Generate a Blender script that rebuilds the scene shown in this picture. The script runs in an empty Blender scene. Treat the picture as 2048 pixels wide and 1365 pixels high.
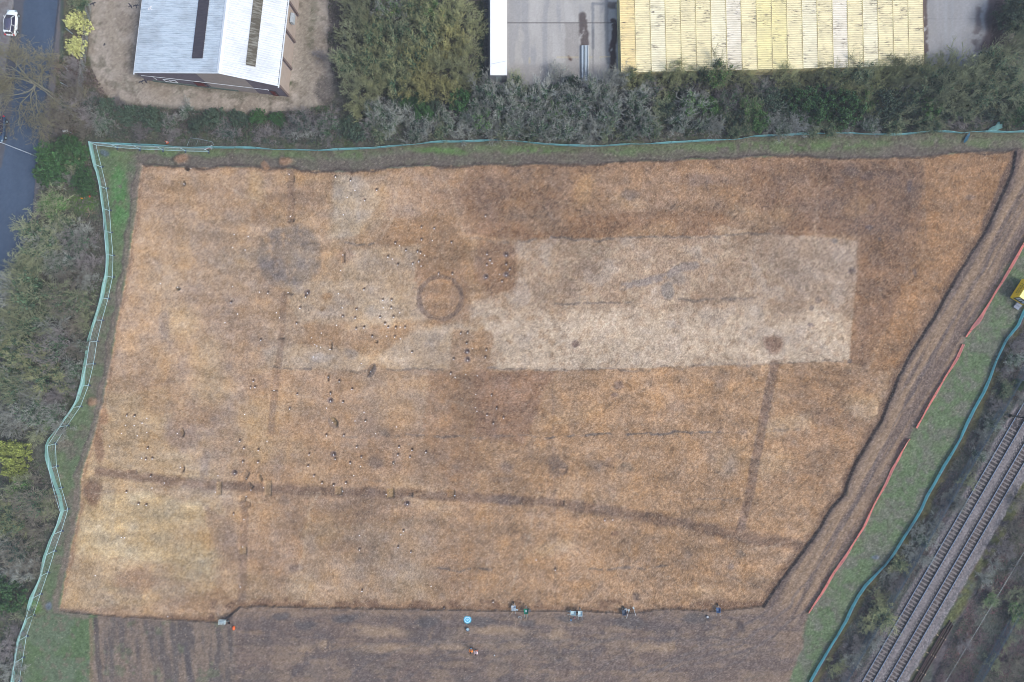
import bpy, bmesh, math, random
import numpy as np
from mathutils import Vector, Matrix
C = bpy.context.scene
R_ = math.radians
# ------------------------------------------------------------------ camera, world, sun, exposure
H = 109.23          # drone height (m): the 24 mm lens then covers 163.84 m, 0.08 m per photo pixel
S = 0.08
def P(px, py, z=0.0):
    k = S * (H - z) / H
    return Vector(((px - 1024) * k, (682.5 - py) * k, z))
cam_d = bpy.data.cameras.new('camera'); cam = bpy.data.objects.new('camera', cam_d)
C.collection.objects.link(cam); cam.location = (0, 0, H)
cam_d.lens = 24; cam_d.sensor_width = 36; cam_d.clip_end = 3000; cam_d.clip_start = 0.5
C.camera = cam
w = bpy.data.worlds.new('World'); C.world = w; w.use_nodes = True
nt = w.node_tree; bg = nt.nodes['Background']
sky = nt.nodes.new('ShaderNodeTexSky'); sky.sky_type = 'NISHITA'; sky.sun_disc = False
SUN_EL, SUN_AZ = 48, 112     # azimuth clockwise from north (photo top): light from the right, a little from below
sky.sun_elevation = R_(SUN_EL); sky.sun_rotation = R_(SUN_AZ); sky.air_density = 1.0; sky.dust_density = 2.5
nt.links.new(sky.outputs[0], bg.inputs[0]); bg.inputs[1].default_value = 0.11
sd = bpy.data.lights.new('sun', 'SUN'); sun = bpy.data.objects.new('sun', sd); C.collection.objects.link(sun)
sd.energy = 1.35; sd.angle = R_(22); sd.color = (1.0, 0.95, 0.88)
az, el = R_(SUN_AZ), R_(SUN_EL)
dvec = Vector((math.sin(az) * math.cos(el), math.cos(az) * math.cos(el), math.sin(el)))
sun.rotation_euler = dvec.to_track_quat('Z', 'Y').to_euler()
C.view_settings.view_transform = 'Standard'; C.view_settings.look = 'None'; C.view_settings.gamma = 1
C.view_settings.exposure = 1.10
C.cycles.pixel_filter_type = 'BLACKMAN_HARRIS'; C.cycles.filter_width = 1.0
K = 0.62            # albedo per unit of picture brightness
random.seed(7); RNG = np.random.default_rng(7)
col_ = C.collection

# ------------------------------------------------------------------ small helpers
def lin(c):
    c = np.asarray(c, dtype=np.float64) / 255.0
    return np.where(c <= 0.04045, c / 12.92, ((c + 0.055) / 1.055) ** 2.4)
def rgb(r, g, b, k=None):
    v = lin((r, g, b)) * (K if k is None else k)
    return (float(v[0]), float(v[1]), float(v[2]), 1)
def tag(o, label=None, cat=None, group=None, kind=None):
    if label: o['label'] = label
    if cat: o['category'] = cat
    if group: o['group'] = group
    if kind: o['kind'] = kind
    return o
def empty(name, loc, rz=0.0, sc=(1, 1, 1)):
    o = bpy.data.objects.new(name, None); col_.objects.link(o)
    o.location = loc; o.rotation_euler = (0, 0, rz); o.scale = sc; o.empty_display_size = 0.3
    return o
def np_mesh(name, verts, faces, smooth=False):
    """verts (N,3), faces (M,k) all with the same corner count"""
    me = bpy.data.meshes.new(name)
    verts = np.ascontiguousarray(verts, dtype=np.float32); faces = np.ascontiguousarray(faces, dtype=np.int32)
    m, k = faces.shape
    me.vertices.add(len(verts)); me.vertices.foreach_set('co', verts.ravel())
    me.loops.add(m * k); me.loops.foreach_set('vertex_index', faces.ravel())
    me.polygons.add(m); me.polygons.foreach_set('loop_start', np.arange(0, m * k, k, dtype=np.int32))
    me.polygons.foreach_set('loop_total', np.full(m, k, dtype=np.int32))
    if smooth: me.polygons.foreach_set('use_smooth', np.ones(m, dtype=bool))
    me.update(calc_edges=True)
    return me
def link(name, me, mat=None, parent=None):
    o = bpy.data.objects.new(name, me); col_.objects.link(o)
    if mat and me is not None and len(me.materials) == 0: me.materials.append(mat)
    if parent: o.parent = parent
    return o
class MB:
    def __init__(s): s.v = []; s.f = []
    def add(s, vs, fs):
        b = len(s.v); s.v += [tuple(v) for v in vs]; s.f += [[i + b for i in f] for f in fs]; return s
    def box(s, c, d, rz=0.0, top=None, M=None):
        """box centred at c with size d; top scales the upper face in x,y"""
        tx, ty = top if top else (1, 1)
        vs = []
        for z, kx, ky in ((-.5, 1, 1), (.5, tx, ty)):
            for x, y in ((-.5, -.5), (.5, -.5), (.5, .5), (-.5, .5)):
                v = Vector((x * d[0] * kx, y * d[1] * ky, z * d[2]))
                v = Matrix.Rotation(rz, 3, 'Z') @ v
                if M is not None: v = M @ v
                vs.append(v + Vector(c))
        return s.add(vs, [(3, 2, 1, 0), (4, 5, 6, 7), (0, 1, 5, 4), (1, 2, 6, 5), (2, 3, 7, 6), (3, 0, 4, 7)])
    def tube(s, p0, p1, r0, r1=None, n=8, cap=True):
        p0, p1 = Vector(p0), Vector(p1); r1 = r0 if r1 is None else r1
        d = (p1 - p0).normalized(); a = d.orthogonal().normalized(); b = d.cross(a)
        vs = []
        for p, r in ((p0, r0), (p1, r1)):
            for i in range(n):
                t = 2 * math.pi * i / n; vs.append(p + a * math.cos(t) * r + b * math.sin(t) * r)
        fs = [(i, (i + 1) % n, n + (i + 1) % n, n + i) for i in range(n)]
        if cap: fs += [tuple(range(n))[::-1], tuple(range(n, 2 * n))]
        return s.add(vs, fs)
    def path(s, pts, r, n=6):
        for a, b in zip(pts[:-1], pts[1:]): s.tube(a, b, r, r, n)
        return s
    def lathe(s, prof, c=(0, 0, 0), n=16):
        vs = []; m = len(prof)
        for i in range(n):
            t = 2 * math.pi * i / n
            for r, z in prof: vs.append((c[0] + r * math.cos(t), c[1] + r * math.sin(t), c[2] + z))
        fs = []
        for i in range(n):
            j = (i + 1) % n
            for k in range(m - 1): fs.append((i * m + k, j * m + k, j * m + k + 1, i * m + k + 1))
        return s.add(vs, fs)
    def build(s, name, mat, parent=None, smooth=False, bevel=0):
        me = bpy.data.meshes.new(name); me.from_pydata(s.v, [], s.f); me.update()
        if smooth:
            for p in me.polygons: p.use_smooth = True
        o = link(name, me, mat, parent)
        if bevel:
            m = o.modifiers.new('bevel', 'BEVEL'); m.width = bevel; m.segments = 2; m.limit_method = 'ANGLE'
        return o
def copy_tree(o, parent=None):
    kids = list(o.children); c = o.copy(); col_.objects.link(c); c.parent = parent
    for ch in kids: copy_tree(ch, c)
    return c

# ------------------------------------------------------------------ material helpers
def mat_new(name, rough=0.8, metal=0.0, spec=0.3):
    m = bpy.data.materials.new(name); m.use_nodes = True; n = m.node_tree
    b = n.nodes['Principled BSDF']; b.inputs['Roughness'].default_value = rough
    b.inputs['Metallic'].default_value = metal; b.inputs['Specular IOR Level'].default_value = spec
    return m, n, b
def N(n, t, **kw):
    x = n.nodes.new(t)
    for k, v in kw.items():
        if k.startswith('i_'): x.inputs[k[2:].replace('_', ' ')].default_value = v
        else: setattr(x, k, v)
    return x
def mix(n, fac, a, b, mode='MIX'):
    x = n.nodes.new('ShaderNodeMix'); x.data_type = 'RGBA'; x.blend_type = mode; x.clamp_factor = True
    for sock, val in ((x.inputs[0], fac), (x.inputs[6], a), (x.inputs[7], b)):
        if hasattr(val, 'is_linked') or isinstance(val, bpy.types.NodeSocket): n.links.new(val, sock)
        else: sock.default_value = val
    return x.outputs[2]
def ramp(n, src, lo, hi, a=0.0, b=1.0):
    x = n.nodes.new('ShaderNodeMapRange'); x.clamp = True
    n.links.new(src, x.inputs[0])
    for i, v in zip((1, 2, 3, 4), (lo, hi, a, b)): x.inputs[i].default_value = v
    return x.outputs[0]
def noise(n, vec, scale, detail=3, rough=0.6):
    x = N(n, 'ShaderNodeTexNoise'); x.inputs['Scale'].default_value = scale
    x.inputs['Detail'].default_value = detail; x.inputs['Roughness'].default_value = rough
    if vec is not None: n.links.new(vec, x.inputs['Vector'])
    return x.outputs[0]
def gray(v): return (v, v, v, 1)
def simple(name, c, rough=0.7, metal=0.0, var=0.12, scale=6.0, spec=0.3, coord='Object'):
    m, n, b = mat_new(name, rough, metal, spec)
    tc = N(n, 'ShaderNodeTexCoord')
    f = noise(n, tc.outputs[coord], scale, 4)
    g = ramp(n, f, 0.3, 0.7, 1 - var, 1 + var)
    cc = n.nodes.new('ShaderNodeVectorMath'); cc.operation = 'SCALE'; cc.inputs[0].default_value = c[:3]
    n.links.new(g, cc.inputs['Scale']); n.links.new(cc.outputs[0], b.inputs['Base Color'])
    return m
def objcolor(name, rough=0.8, var=0.25, scale=3.0, island=0.0, lichen=None, spec=0.2, trans=False):
    """base colour comes from each object's own colour, varied by noise and per leaf"""
    m, n, b = mat_new(name, rough, 0, spec)
    oi = N(n, 'ShaderNodeObjectInfo'); tc = N(n, 'ShaderNodeTexCoord')
    base = oi.outputs['Color']
    f = noise(n, tc.outputs['Object'], scale, 3)
    if lichen is not None:
        base = mix(n, ramp(n, noise(n, tc.outputs['Object'], 2.2, 2), 0.5, 0.68), base, lichen)
    g = ramp(n, f, 0.3, 0.7, 1 - var, 1 + var)
    if island:
        ge = N(n, 'ShaderNodeNewGeometry')
        i2 = ramp(n, ge.outputs['Random Per Island'], 0, 1, 1 - island, 1 + island)
        mu = N(n, 'ShaderNodeMath', operation='MULTIPLY'); n.links.new(g, mu.inputs[0]); n.links.new(i2, mu.inputs[1]); g = mu.outputs[0]
    cc = n.nodes.new('ShaderNodeVectorMath'); cc.operation = 'SCALE'
    n.links.new(base, cc.inputs[0]); n.links.new(g, cc.inputs['Scale']); n.links.new(cc.outputs[0], b.inputs['Base Color'])
    return m

# ------------------------------------------------------------------ numpy noise and painting in photo-pixel plan coordinates
STEP = 2.0
gx = np.arange(-170, 2220, STEP, dtype=np.float32); gy = np.arange(-170, 1540, STEP, dtype=np.float32)
PX, PY = np.meshgrid(gx, gy)
def hsh(ix, iy, seed):
    h = (ix.astype(np.int64) * 374761393 + iy.astype(np.int64) * 668265263 + seed * 974634777) & 0xffffffff
    h = ((h ^ (h >> 13)) * 1274126177) & 0xffffffff
    return ((h ^ (h >> 16)) & 0xffffff).astype(np.float32) / np.float32(0xffffff)
def vn(x, y, seed):
    ix = np.floor(x); iy = np.floor(y); fx = x - ix; fy = y - iy
    fx = fx * fx * (3 - 2 * fx); fy = fy * fy * (3 - 2 * fy)
    a = hsh(ix, iy, seed); b = hsh(ix + 1, iy, seed); c = hsh(ix, iy + 1, seed); d = hsh(ix + 1, iy + 1, seed)
    return (a + (b - a) * fx) * (1 - fy) + (c + (d - c) * fx) * fy
def fbm(x, y, sc, seed, octv=4, ang=0.0, aniso=1.0, gain=0.55):
    ca, sa = math.cos(ang), math.sin(ang)
    u = (x * ca + y * sa) / (sc * aniso); v = (-x * sa + y * ca) / sc
    t = 0; amp = 1; tot = 0
    for o in range(octv):
        t = t + vn(u + 17.3 * o, v - 9.1 * o, seed + o * 31) * amp; tot += amp; amp *= gain; u = u * 2.03; v = v * 2.03
    return t / tot
def sst(x, a, b):
    t = np.clip((x - a) / (b - a), 0, 1); return t * t * (3 - 2 * t)
W1 = (fbm(PX, PY, 34, 5, 4) - .5); W2 = (fbm(PX, PY, 34, 55, 4) - .5)
WX = PX + W1 * 16; WY = PY + W2 * 16            # softly warped coordinates for natural outlines
W3 = fbm(PX, PY, 12, 7, 3) - .5; W4 = fbm(PX, PY, 12, 57, 3) - .5
SX = PX + W3 * 4; SY = PY + W4 * 4
def seg_d(X, Y, pts, closed=False):
    d = np.full(X.shape, 1e9, np.float32)
    n = len(pts)
    for i in range(n if closed else n - 1):
        x0, y0 = pts[i][:2]; x1, y1 = pts[(i + 1) % n][:2]
        dx, dy = x1 - x0, y1 - y0; L = dx * dx + dy * dy + 1e-9
        t = np.clip(((X - x0) * dx + (Y - y0) * dy) / L, 0, 1)
        d = np.minimum(d, (X - x0 - t * dx) ** 2 + (Y - y0 - t * dy) ** 2)
    return np.sqrt(d)
def inside(X, Y, pts):
    r = np.zeros(X.shape, bool); n = len(pts)
    for i in range(n):
        x0, y0 = pts[i][:2]; x1, y1 = pts[(i + 1) % n][:2]
        if y0 == y1: continue
        c = ((y0 > Y) != (y1 > Y)) & (X < (x1 - x0) * (Y - y0) / (y1 - y0) + x0)
        r ^= c
    return r
def win(pts, pad):
    xs = [p[0] for p in pts]; ys = [p[1] for p in pts]
    i0 = max(0, int((min(xs) - pad - gx[0]) / STEP)); i1 = min(len(gx), int((max(xs) + pad - gx[0]) / STEP) + 2)
    j0 = max(0, int((min(ys) - pad - gy[0]) / STEP)); j1 = min(len(gy), int((max(ys) + pad - gy[0]) / STEP) + 2)
    return (slice(j0, j1), slice(i0, i1))
def m_poly(pts, soft=3.0, warp=1, pad=30):
    """1 inside, 0 outside, edge of width soft"""
    w_ = win(pts, pad); X, Y = ((PX, PY), (SX, SY), (WX, WY))[warp]; X = X[w_]; Y = Y[w_]
    d = seg_d(X, Y, pts, True); s = np.where(inside(X, Y, pts), d, -d)
    m = np.zeros(PX.shape, np.float32); m[w_] = sst(s, -soft / 2, soft / 2); return m
def m_line(pts, width, soft=2.0, warp=1, pad=30):
    w_ = win(pts, pad + width); X, Y = ((PX, PY), (SX, SY), (WX, WY))[warp]
    d = seg_d(X[w_], Y[w_], pts)
    m = np.zeros(PX.shape, np.float32); m[w_] = 1 - sst(d, width / 2 - soft / 2, width / 2 + soft / 2); return m
def m_ell(cx, cy, rx, ry, soft=.3, warp=2, rot=0.0):
    w_ = win([(cx - rx - ry, cy - rx - ry), (cx + rx + ry, cy + rx + ry)], 12)
    X, Y = ((PX, PY), (SX, SY), (WX, WY))[warp]; X = X[w_] - cx; Y = Y[w_] - cy
    c, s = math.cos(rot), math.sin(rot); u = X * c + Y * s; v = -X * s + Y * c
    r = np.sqrt((u / rx) ** 2 + (v / ry) ** 2)
    m = np.zeros(PX.shape, np.float32); m[w_] = 1 - sst(r, 1 - soft, 1 + soft); return m
COL = np.zeros(PX.shape + (3,), np.float32); Z = np.zeros(PX.shape, np.float32)
def paint(m, c, a=1.0):
    c = np.asarray(c, np.float32); COL[...] = COL + (c - COL) * (m * a)[..., None]

# noises reused
n_big = fbm(PX, PY, 130, 101, 4); n_mid = fbm(PX, PY, 42, 102, 4); n_sm = fbm(PX, PY, 12, 103, 3); n_fine = fbm(PX, PY, 5, 104, 2)
n_h = fbm(PX, PY, 16, 105, 3, 0.02, 5.0)        # streaks across the photo
n_or = fbm(PX, PY, 24, 106, 4); n_sp = hsh(PX / STEP, PY / STEP, 9); n_sp2 = hsh(PX / STEP, PY / STEP, 19)

# ------------------------------------------------------------------ outlines read off the photograph (plan coordinates)
EXC = [(284,331),(330,334),(372,336),(450,334),(560,336),(620,342),(690,345),(760,338),(860,333),(1000,330),(1190,328),(1300,322),(1450,318),
 (1590,311),(1640,317),(1700,318),(1830,315),(1930,306),(2034,302),(2030,330),(2020,362),(2002,400),(1985,440),(1975,462),(1942,512),(1912,560),
 (1890,600),(1868,640),(1845,675),(1822,710),(1800,755),(1782,800),(1765,840),(1740,882),(1712,930),(1698,960),(1690,990),(1665,1015),(1650,1042),
 (1630,1075),(1608,1102),(1578,1145),(1550,1182),(1528,1214),(1440,1223),(1340,1219),(1250,1227),(1150,1223),(1050,1223),(950,1222),(850,1220),
 (700,1218),(580,1216),(520,1213),(480,1216),(458,1234),(442,1246),(380,1243),(300,1238),(250,1236),(180,1230),(118,1222),(130,1160),(140,1100),
 (150,1060),(160,1005),(163,950),(186,880),(206,805),(216,750),(226,700),(234,640),(246,590),(252,550),(262,490),(271,430),(276,380)]
BAND_L = [(181,284),(185,305),(191,335),(194,341),(200,373),(204,403),(209,441),(214,478),(215,516),(212,556),(205,591),(195,623),(184,656),(176,680),
 (169,732),(166,769),(155,800),(135,830),(117,854),(97,877),(92,890),(94,912),(100,934),(110,967),(120,994),(125,1022),(118,1045),(100,1080),
 (89,1113),(80,1155),(65,1193),(54,1235),(37,1278),(30,1310),(26,1348),(25,1365),(20,1440)]
BAND_T = [(182,284),(225,289),(275,290),(330,292),(370,294),(410,296),(475,296),(512,297),(560,299),(640,301),(700,299),(752,296),(800,291),(820,289),
 (860,285),(910,284),(960,283),(985,280),(1024,281),(1074,287),(1124,291),(1174,293),(1224,291),(1264,288),(1324,287),(1374,284),(1424,281),(1474,278),
 (1504,273),(1536,272),(1586,270),(1636,267),(1686,266),(1736,268),(1786,270),(1811,269),(1836,266),(1861,263),(1901,264),(1926,266),(1940,263),
 (1990,264),(2010,265),(2048,264),(2120,262)]
BAND_R = [(2110,500),(2075,570),(2048,623),(2036,651),(2013,680),(1993,722),(1981,754),(1966,787),(1948,819),(1933,849),(1921,879),(1906,904),(1888,932),
 (1871,964),(1853,994),(1841,1022),(1824,1050),(1806,1078),(1786,1111),(1771,1131),(1749,1153),(1731,1171),(1716,1193),(1701,1221),(1691,1243),
 (1676,1271),(1656,1303),(1636,1336),(1621,1363),(1585,1435)]
OR_A = [(2100,392),(2070,450),(2047,490),(2023,531),(2006,561),(1988,591),(1976,611),(1961,633),(1946,653),(1933,675)]
OR_B = [(1927,689),(1913,719),(1896,747),(1878,777),(1863,802),(1848,832),(1833,857)]
OR_C = [(1821,879),(1803,907),(1783,942),(1771,969),(1756,997),(1742,1024),(1726,1058),(1706,1090),(1686,1120),(1668,1145),(1646,1183),(1628,1211),(1618,1228)]
ROAD = [(30,-200),(28,0),(22,75),(10,150),(0,240),(-20,330),(-60,480),(-110,640),(-200,830),(-200,1200),(-120,1000),(-40,800),(0,690),(30,600),(50,520),
 (66,420),(72,350),(80,290),(88,230),(100,150),(107,112),(119,0),(130,-200)]
PAVE_R = [(130,-200),(119,0),(107,112),(100,150),(88,230),(80,290),(72,350),(66,420),(50,520),(30,600),(0,690),(-40,800),(-100,1000),(-82,1000),(-22,800),(18,690),(47,600),
 (66,520),(82,420),(87,350),(95,290),(103,230),(114,150),(120,112),(132,0),(143,-200)]
PAVE_L = [(28,-200),(27,0),(21,75),(9,150),(-1,240),(-21,330),(-61,480),(-111,640),(-220,860),(-220,-200)]
GRAVEL = [(172,-200),(178,0),(179,60),(175,112),(184,150),(200,180),(232,204),(290,211),(380,215),(420,222),(500,226),(560,228),(600,222),(640,210),
 (664,190),(668,150),(662,100),(670,50),(680,0),(690,-200)]
CONC = [(977,-200),(977,172),(1236,174),(1244,150),(1850,136),(1853,165),(1975,120),(1990,0),(1995,-200)]
SITE = BAND_T + [(2300,262),(2300,340)] + BAND_R[1:] + [(1540,1560),(-10,1560)] + BAND_L[::-1]
TRACK = [p for p in EXC[18:44]] + [(1440,1206),(1200,1206),(950,1206),(700,1206),(520,1200),(475,1202),(440,1230),(300,1230),(200,1226),(188,1260),(190,1330),(186,1560),(1490,1560),
 (1560,1400),(1592,1330),(1606,1280),(1618,1232)] + [(p[0] - 4, p[1] - 2) for p in (OR_C[::-1] + OR_B[::-1] + OR_A[::-1])] + [(2220,300),(2100,292)]
def tx(y, x0): return x0 + (1023 - y) * 0.5795           # railway lines run at this slant
def ribbon(xa, xb): return [(tx(600, xa), 600), (tx(600, xb), 600), (tx(1560, xb), 1560), (tx(1560, xa), 1560)]
BALLAST = ribbon(1905, 2013)

# ---- scrub under the trees
paint(np.ones_like(PX), (90, 94, 82)); paint(sst(n_mid, .45, .62), (98, 96, 88)); paint(sst(n_sm, .5, .68), (80, 90, 68), .7)
paint(sst(n_or, .58, .7), (84, 98, 58), .6)
# ---- strip of wet land right of the railway
right = m_poly([(1500,1560),(1560,1440),(2048,600),(2300,300),(2300,1560)], 8)
paint(right, (92, 84, 88)); paint(right * sst(n_mid, .45, .6), (82, 90, 80)); paint(right * sst(n_or, .56, .68), (112, 84, 84), .6)
moss = m_line([(tx(1365,2026),1365),(tx(800,2026),800)], 20, 10, 2); paint(moss * sst(n_sm, .3, .55), (100, 106, 52), .85)
# ---- grass inside the fences
site = m_poly(SITE, 3, 0); sB = site > .5
paint(site, (112, 112, 92)); paint(site * sst(n_mid, .42, .6), (106, 124, 82)); paint(site * sst(n_sm, .5, .7), (124, 112, 98), .5)
leftg = site * (PX < 330); paint(leftg * sst(n_or, .4, .6), (98, 122, 82), .7)
for e in ((240,410,16,60),(235,370,14,40),(260,430,9,30)): paint(m_ell(*e, soft=.6) * sst(n_sm, .2, .5), (88, 142, 74), .9)
for e in ((250,295,60,10),(230,305,30,10),(335,305,40,8)): paint(m_ell(*e, soft=.7) * sst(n_sm, .3, .6), (100, 135, 75), .8)
for e in ((165,408,26,24),(60,1215,20,12)): paint(m_ell(*e, soft=.4), (96, 146, 52), .9)
for x, y, rx in ((1350,300,110),(1480,297,100),(1600,295,60),(1720,298,40),(1880,292,40),(1100,300,60),(880,300,60)):
    paint(m_ell(x, y, rx, 9, soft=.7) * sst(n_sm, .3, .55), (94, 140, 62), .8)
top_d = m_line([(p[0], p[1] - 12) for p in EXC[:19]], 26, 12, 2); paint(top_d * (1 - m_poly(EXC, 1, 0)), (112, 100, 92), .75)
top_b = m_line([(p[0], p[1] + 3) for p in BAND_T], 16, 8, 2); paint(top_b * site, (100, 92, 76), .6)
bl = m_poly([(20,1560),(60,1240),(118,1224),(190,1232),(186,1300),(180,1560)], 8); paint(bl, (104, 124, 92)); paint(bl * sst(n_mid, .4, .6), (94, 122, 76)); paint(bl*sst(n_sm,.6,.72),(126,112,96),.6)
rv = m_poly(BAND_R[1:] + [(1460,1560),(1600,1270)] + OR_C[::-1] + OR_B[::-1] + OR_A[::-1], 4)
paint(rv, (112, 118, 98)); paint(rv * sst(n_or, .38, .6), (102, 126, 84)); paint(rv * sst(n_sm, .5, .7), (120, 120, 104), .6)
paint(rv * sst(fbm(PX, PY, 50, 301, 3), .55, .72), (106, 130, 84), .6)
paint(m_line([(p[0] + 9, p[1] + 4) for p in BAND_R], 12, 6, 2), (96, 92, 48), .8)
for e in ((210,305,9,6),(97,1210,7,7),(1750,1117,9,5),(1517,1247,9,4)): paint(m_ell(*e, soft=.5), (98, 116, 140), .8)
# ---- machine-tracked soil: haul road on the right and the strip along the bottom
trk = m_poly(TRACK, 9, 2)
ang = math.atan2(-865, 501)
fl = fbm(PX, PY, 9, 201, 3, ang, 14.0); fh = fbm(PX, PY, 10, 202, 3, 0.03, 9.0)
low = sst(PY, 1190, 1260) * (1 - sst(PX - (1600 - PY * 0), -60, 40)); stre = fl * (1 - low) + fh * low
paint(trk, (146, 123, 102)); paint(trk * sst(stre, .47, .62), (160, 134, 108)); paint(trk * (1 - sst(stre, .34, .48)), (118, 102, 94), .75)
paint(trk * low, (122, 104, 96), .8); paint(trk * low * sst(n_big, .45, .6), (128, 106, 94), .7); paint(trk * low * sst(fh, .5, .66), (138, 114, 98), .5); paint(trk * low * (1 - sst(n_mid, .36, .46)), (106, 94, 92), .6); paint(trk * low * sst(n_or * .6 + fh * .4, .52, .62), (158, 132, 106), .55)
for x, y, rx, ry in ((655,1292,22,10),(760,1298,60,11),(615,1300,14,12),(900,1292,45,9),(1010,1290,60,12),(1290,1297,30,9),(1335,1294,20,12),(1120,1275,18,16),(760,1265,60,12),(1000,1262,60,9)):
    paint(m_ell(x, y, rx, ry, soft=.55) * sst(n_sm, .2, .45), (176, 146, 114), .8)
for x, y, rx, ry in ((690,1238,28,8),(855,1242,22,12),(960,1245,30,8),(1055,1245,16,6),(1260,1245,34,12),(1395,1238,30,12),(1140,1240,24,8),(560,1236,16,6),(610,1248,22,8)):
    paint(m_ell(x, y, rx, ry, soft=.35), (96, 92, 94), .65)
paint(m_ell(1485,1254,7,13,soft=.35,rot=-.5), (88, 76, 74), .8)
for k in range(40):
    x, y = random.Random(k * 7 + 1).uniform(480, 1560), random.Random(k * 7 + 2).uniform(1262, 1362); rx = random.Random(k * 7 + 3).uniform(8, 42); ry = random.Random(k * 7 + 4).uniform(4, 14)
    paint(m_ell(x, y, rx, ry, .6, 2, random.Random(k).uniform(-.5, .5)) * trk, ((150, 128, 106), (104, 94, 90), (136, 116, 100))[k % 3], .4)
for x, y, rx in ((330,300,60),(430,305,50),(560,308,50),(700,306,50),(1030,297,60),(1250,302,50),(1420,298,60),(1560,294,60),(1660,292,50),(1960,286,40)):
    paint(m_ell(x, y, rx, 8, soft=.7) * sst(n_sm, .3, .55) * site, (102, 134, 74), .6)
ll = m_poly([(188,1238),(440,1246),(470,1260),(470,1560),(186,1560)], 14)
fv = fbm(PX, PY, 11, 210, 3, math.pi / 2 - .1, 7.0)
paint(ll, (130, 114, 100), .7); paint(ll * sst(fv, .5, .62), (146, 124, 104), .8); paint(ll * (1 - sst(fv, .36, .46)), (104, 94, 90), .8); paint(ll * sst(n_or, .6, .7), (112, 120, 88), .6)
paint(m_line([(192,1240),(194,1300),(202,1365),(206,1540)], 9, 4), (92, 84, 82), .75); paint(m_line([(182,1240),(183,1365),(183,1540)], 7, 5), (148, 118, 94), .7)
paint(m_line([(226,1240),(222,1365),(222,1540)], 9, 6), (106, 98, 94), .6); paint(m_line([(345,1250),(352,1320),(350,1540)], 10, 6), (98, 92, 92), .6); paint(m_line([(370,1290),(385,1365),(390,1540)], 9, 5), (90, 84, 88), .6)
fan = m_poly([(480,1230),(1500,1240),(1560,1560),(440,1560)], 40)
for k in range(9):
    x = 560 + k * 115; pts = [(x, 1560), (x + 14, 1365), (x + 60 + 8 * k, 1320), (x + 170, 1290 - k * 2), (x + 330, 1278)]
    paint(m_line(pts, 5, 5, 2) * fan, (104, 97, 98), .35); paint(m_line([(a + 9, b + 4) for a, b in pts], 4, 4, 2) * fan, (140, 120, 106), .35)
for x0 in (1560, 1600, 1640):
    paint(m_line([(x0 - 300, 1345), (x0 - 120, 1290), (x0 - 20, 1215), (x0 + 90, 1050), (x0 + 200, 830), (x0 + 330, 600), (x0 + 460, 380)], 5, 4, 2) * trk, (108, 98, 98), .5)
# ---- excavated floor
exc = m_poly(EXC, 1.6, 1); E = exc
paint(exc, (172, 140, 110)); paint(exc * sst(n_big, .42, .6), (178, 146, 112))
def zone(pts, c, a=.85, soft=9, warp=2): paint(m_poly(pts, soft, warp) * E, c, a)
zone([(250,330),(640,330),(660,500),(560,700),(480,760),(215,760)], (180, 149, 120), .8)
zone([(280,420),(520,380),(560,470),(500,600),(300,640),(250,560)], (178, 150, 122), .5, 14)
zone([(780,340),(940,340),(960,470),(900,480),(770,430)], (164, 130, 102), .7, 14)
zone([(930,325),(1500,315),(1700,470),(1300,480),(1030,476),(930,470)], (152, 119, 92), .95)
zone([(1150,345),(1420,330),(1480,400),(1300,430),(1160,420)], (164, 130, 100), .6, 14)
zone([(930,380),(1120,380),(1120,470),(960,475)], (142, 108, 82), .7, 14)
zone([(1020,440),(1300,420),(1560,430),(1540,470),(1030,478)], (146, 108, 78), .7, 10)
zone([(1480,310),(1840,312),(1870,420),(1812,620),(1720,700),(1712,478),(1540,466)], (140, 107, 83), .85, 44)
zone([(1640,325),(1850,330),(1850,400),(1790,480),(1640,470)], (122, 95, 78), .7, 40)
zone([(1712,480),(1800,480),(1810,600),(1730,740),(1700,720)], (142, 108, 82), .8, 10)
zone([(1850,308),(2040,300),(1990,440),(1880,610),(1800,740),(1740,740),(1800,600),(1850,430)], (158, 118, 82), .9, 14)
zone([(900,740),(1720,730),(1760,840),(1640,1080),(1540,1215),(880,1225)], (172, 135, 100), .9, 14)
zone([(1580,740),(1760,740),(1740,860),(1660,980),(1560,960)], (160, 124, 92), .7, 14)
zone([(480,745),(960,745),(950,1220),(470,1220)], (168, 134, 104), .8, 14)
zone([(940,742),(1110,742),(1085,800),(1050,890),(950,870)], (146, 112, 90), .8, 14)
zone([(700,750),(860,745),(900,850),(760,870)], (172, 142, 112), .7, 14)
zone([(860,745),(950,745),(960,960),(900,980),(840,860)], (160, 124, 94), .7, 14)
zone([(600,1060),(840,1040),(900,1200),(620,1215)], (168, 142, 116), .6, 14)
zone([(165,790),(330,780),(420,880),(450,1010),(430,1180),(300,1210),(125,1220),(160,980)], (184, 156, 118), .85, 18)
zone([(160,990),(300,985),(410,1010),(420,1150),(280,1120),(150,1110)], (194, 170, 128), .75, 12)
zone([(355,560),(500,600),(500,800),(440,960),(360,900),(330,740)], (170, 141, 116), .6, 18)
zone([(765,440),(905,430),(935,480),(960,560),(940,590),(800,600),(760,520)], (160, 124, 90), .9, 9)
zone([(830,540),(930,540),(940,640),(860,650),(826,620)], (160, 124, 94), .7, 9)
zone([(955,478),(1032,488),(1038,575),(990,594),(952,560)], (150, 116, 90), .85, 14)
zone([(470,1040),(400,1010),(430,1110),(480,1180)], (158, 130, 108), .7)
zone([(640,590),(700,590),(720,660),(820,650),(830,700),(700,700),(600,690)], (168, 134, 102), .7, 10)
rp = random.Random(31)
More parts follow.
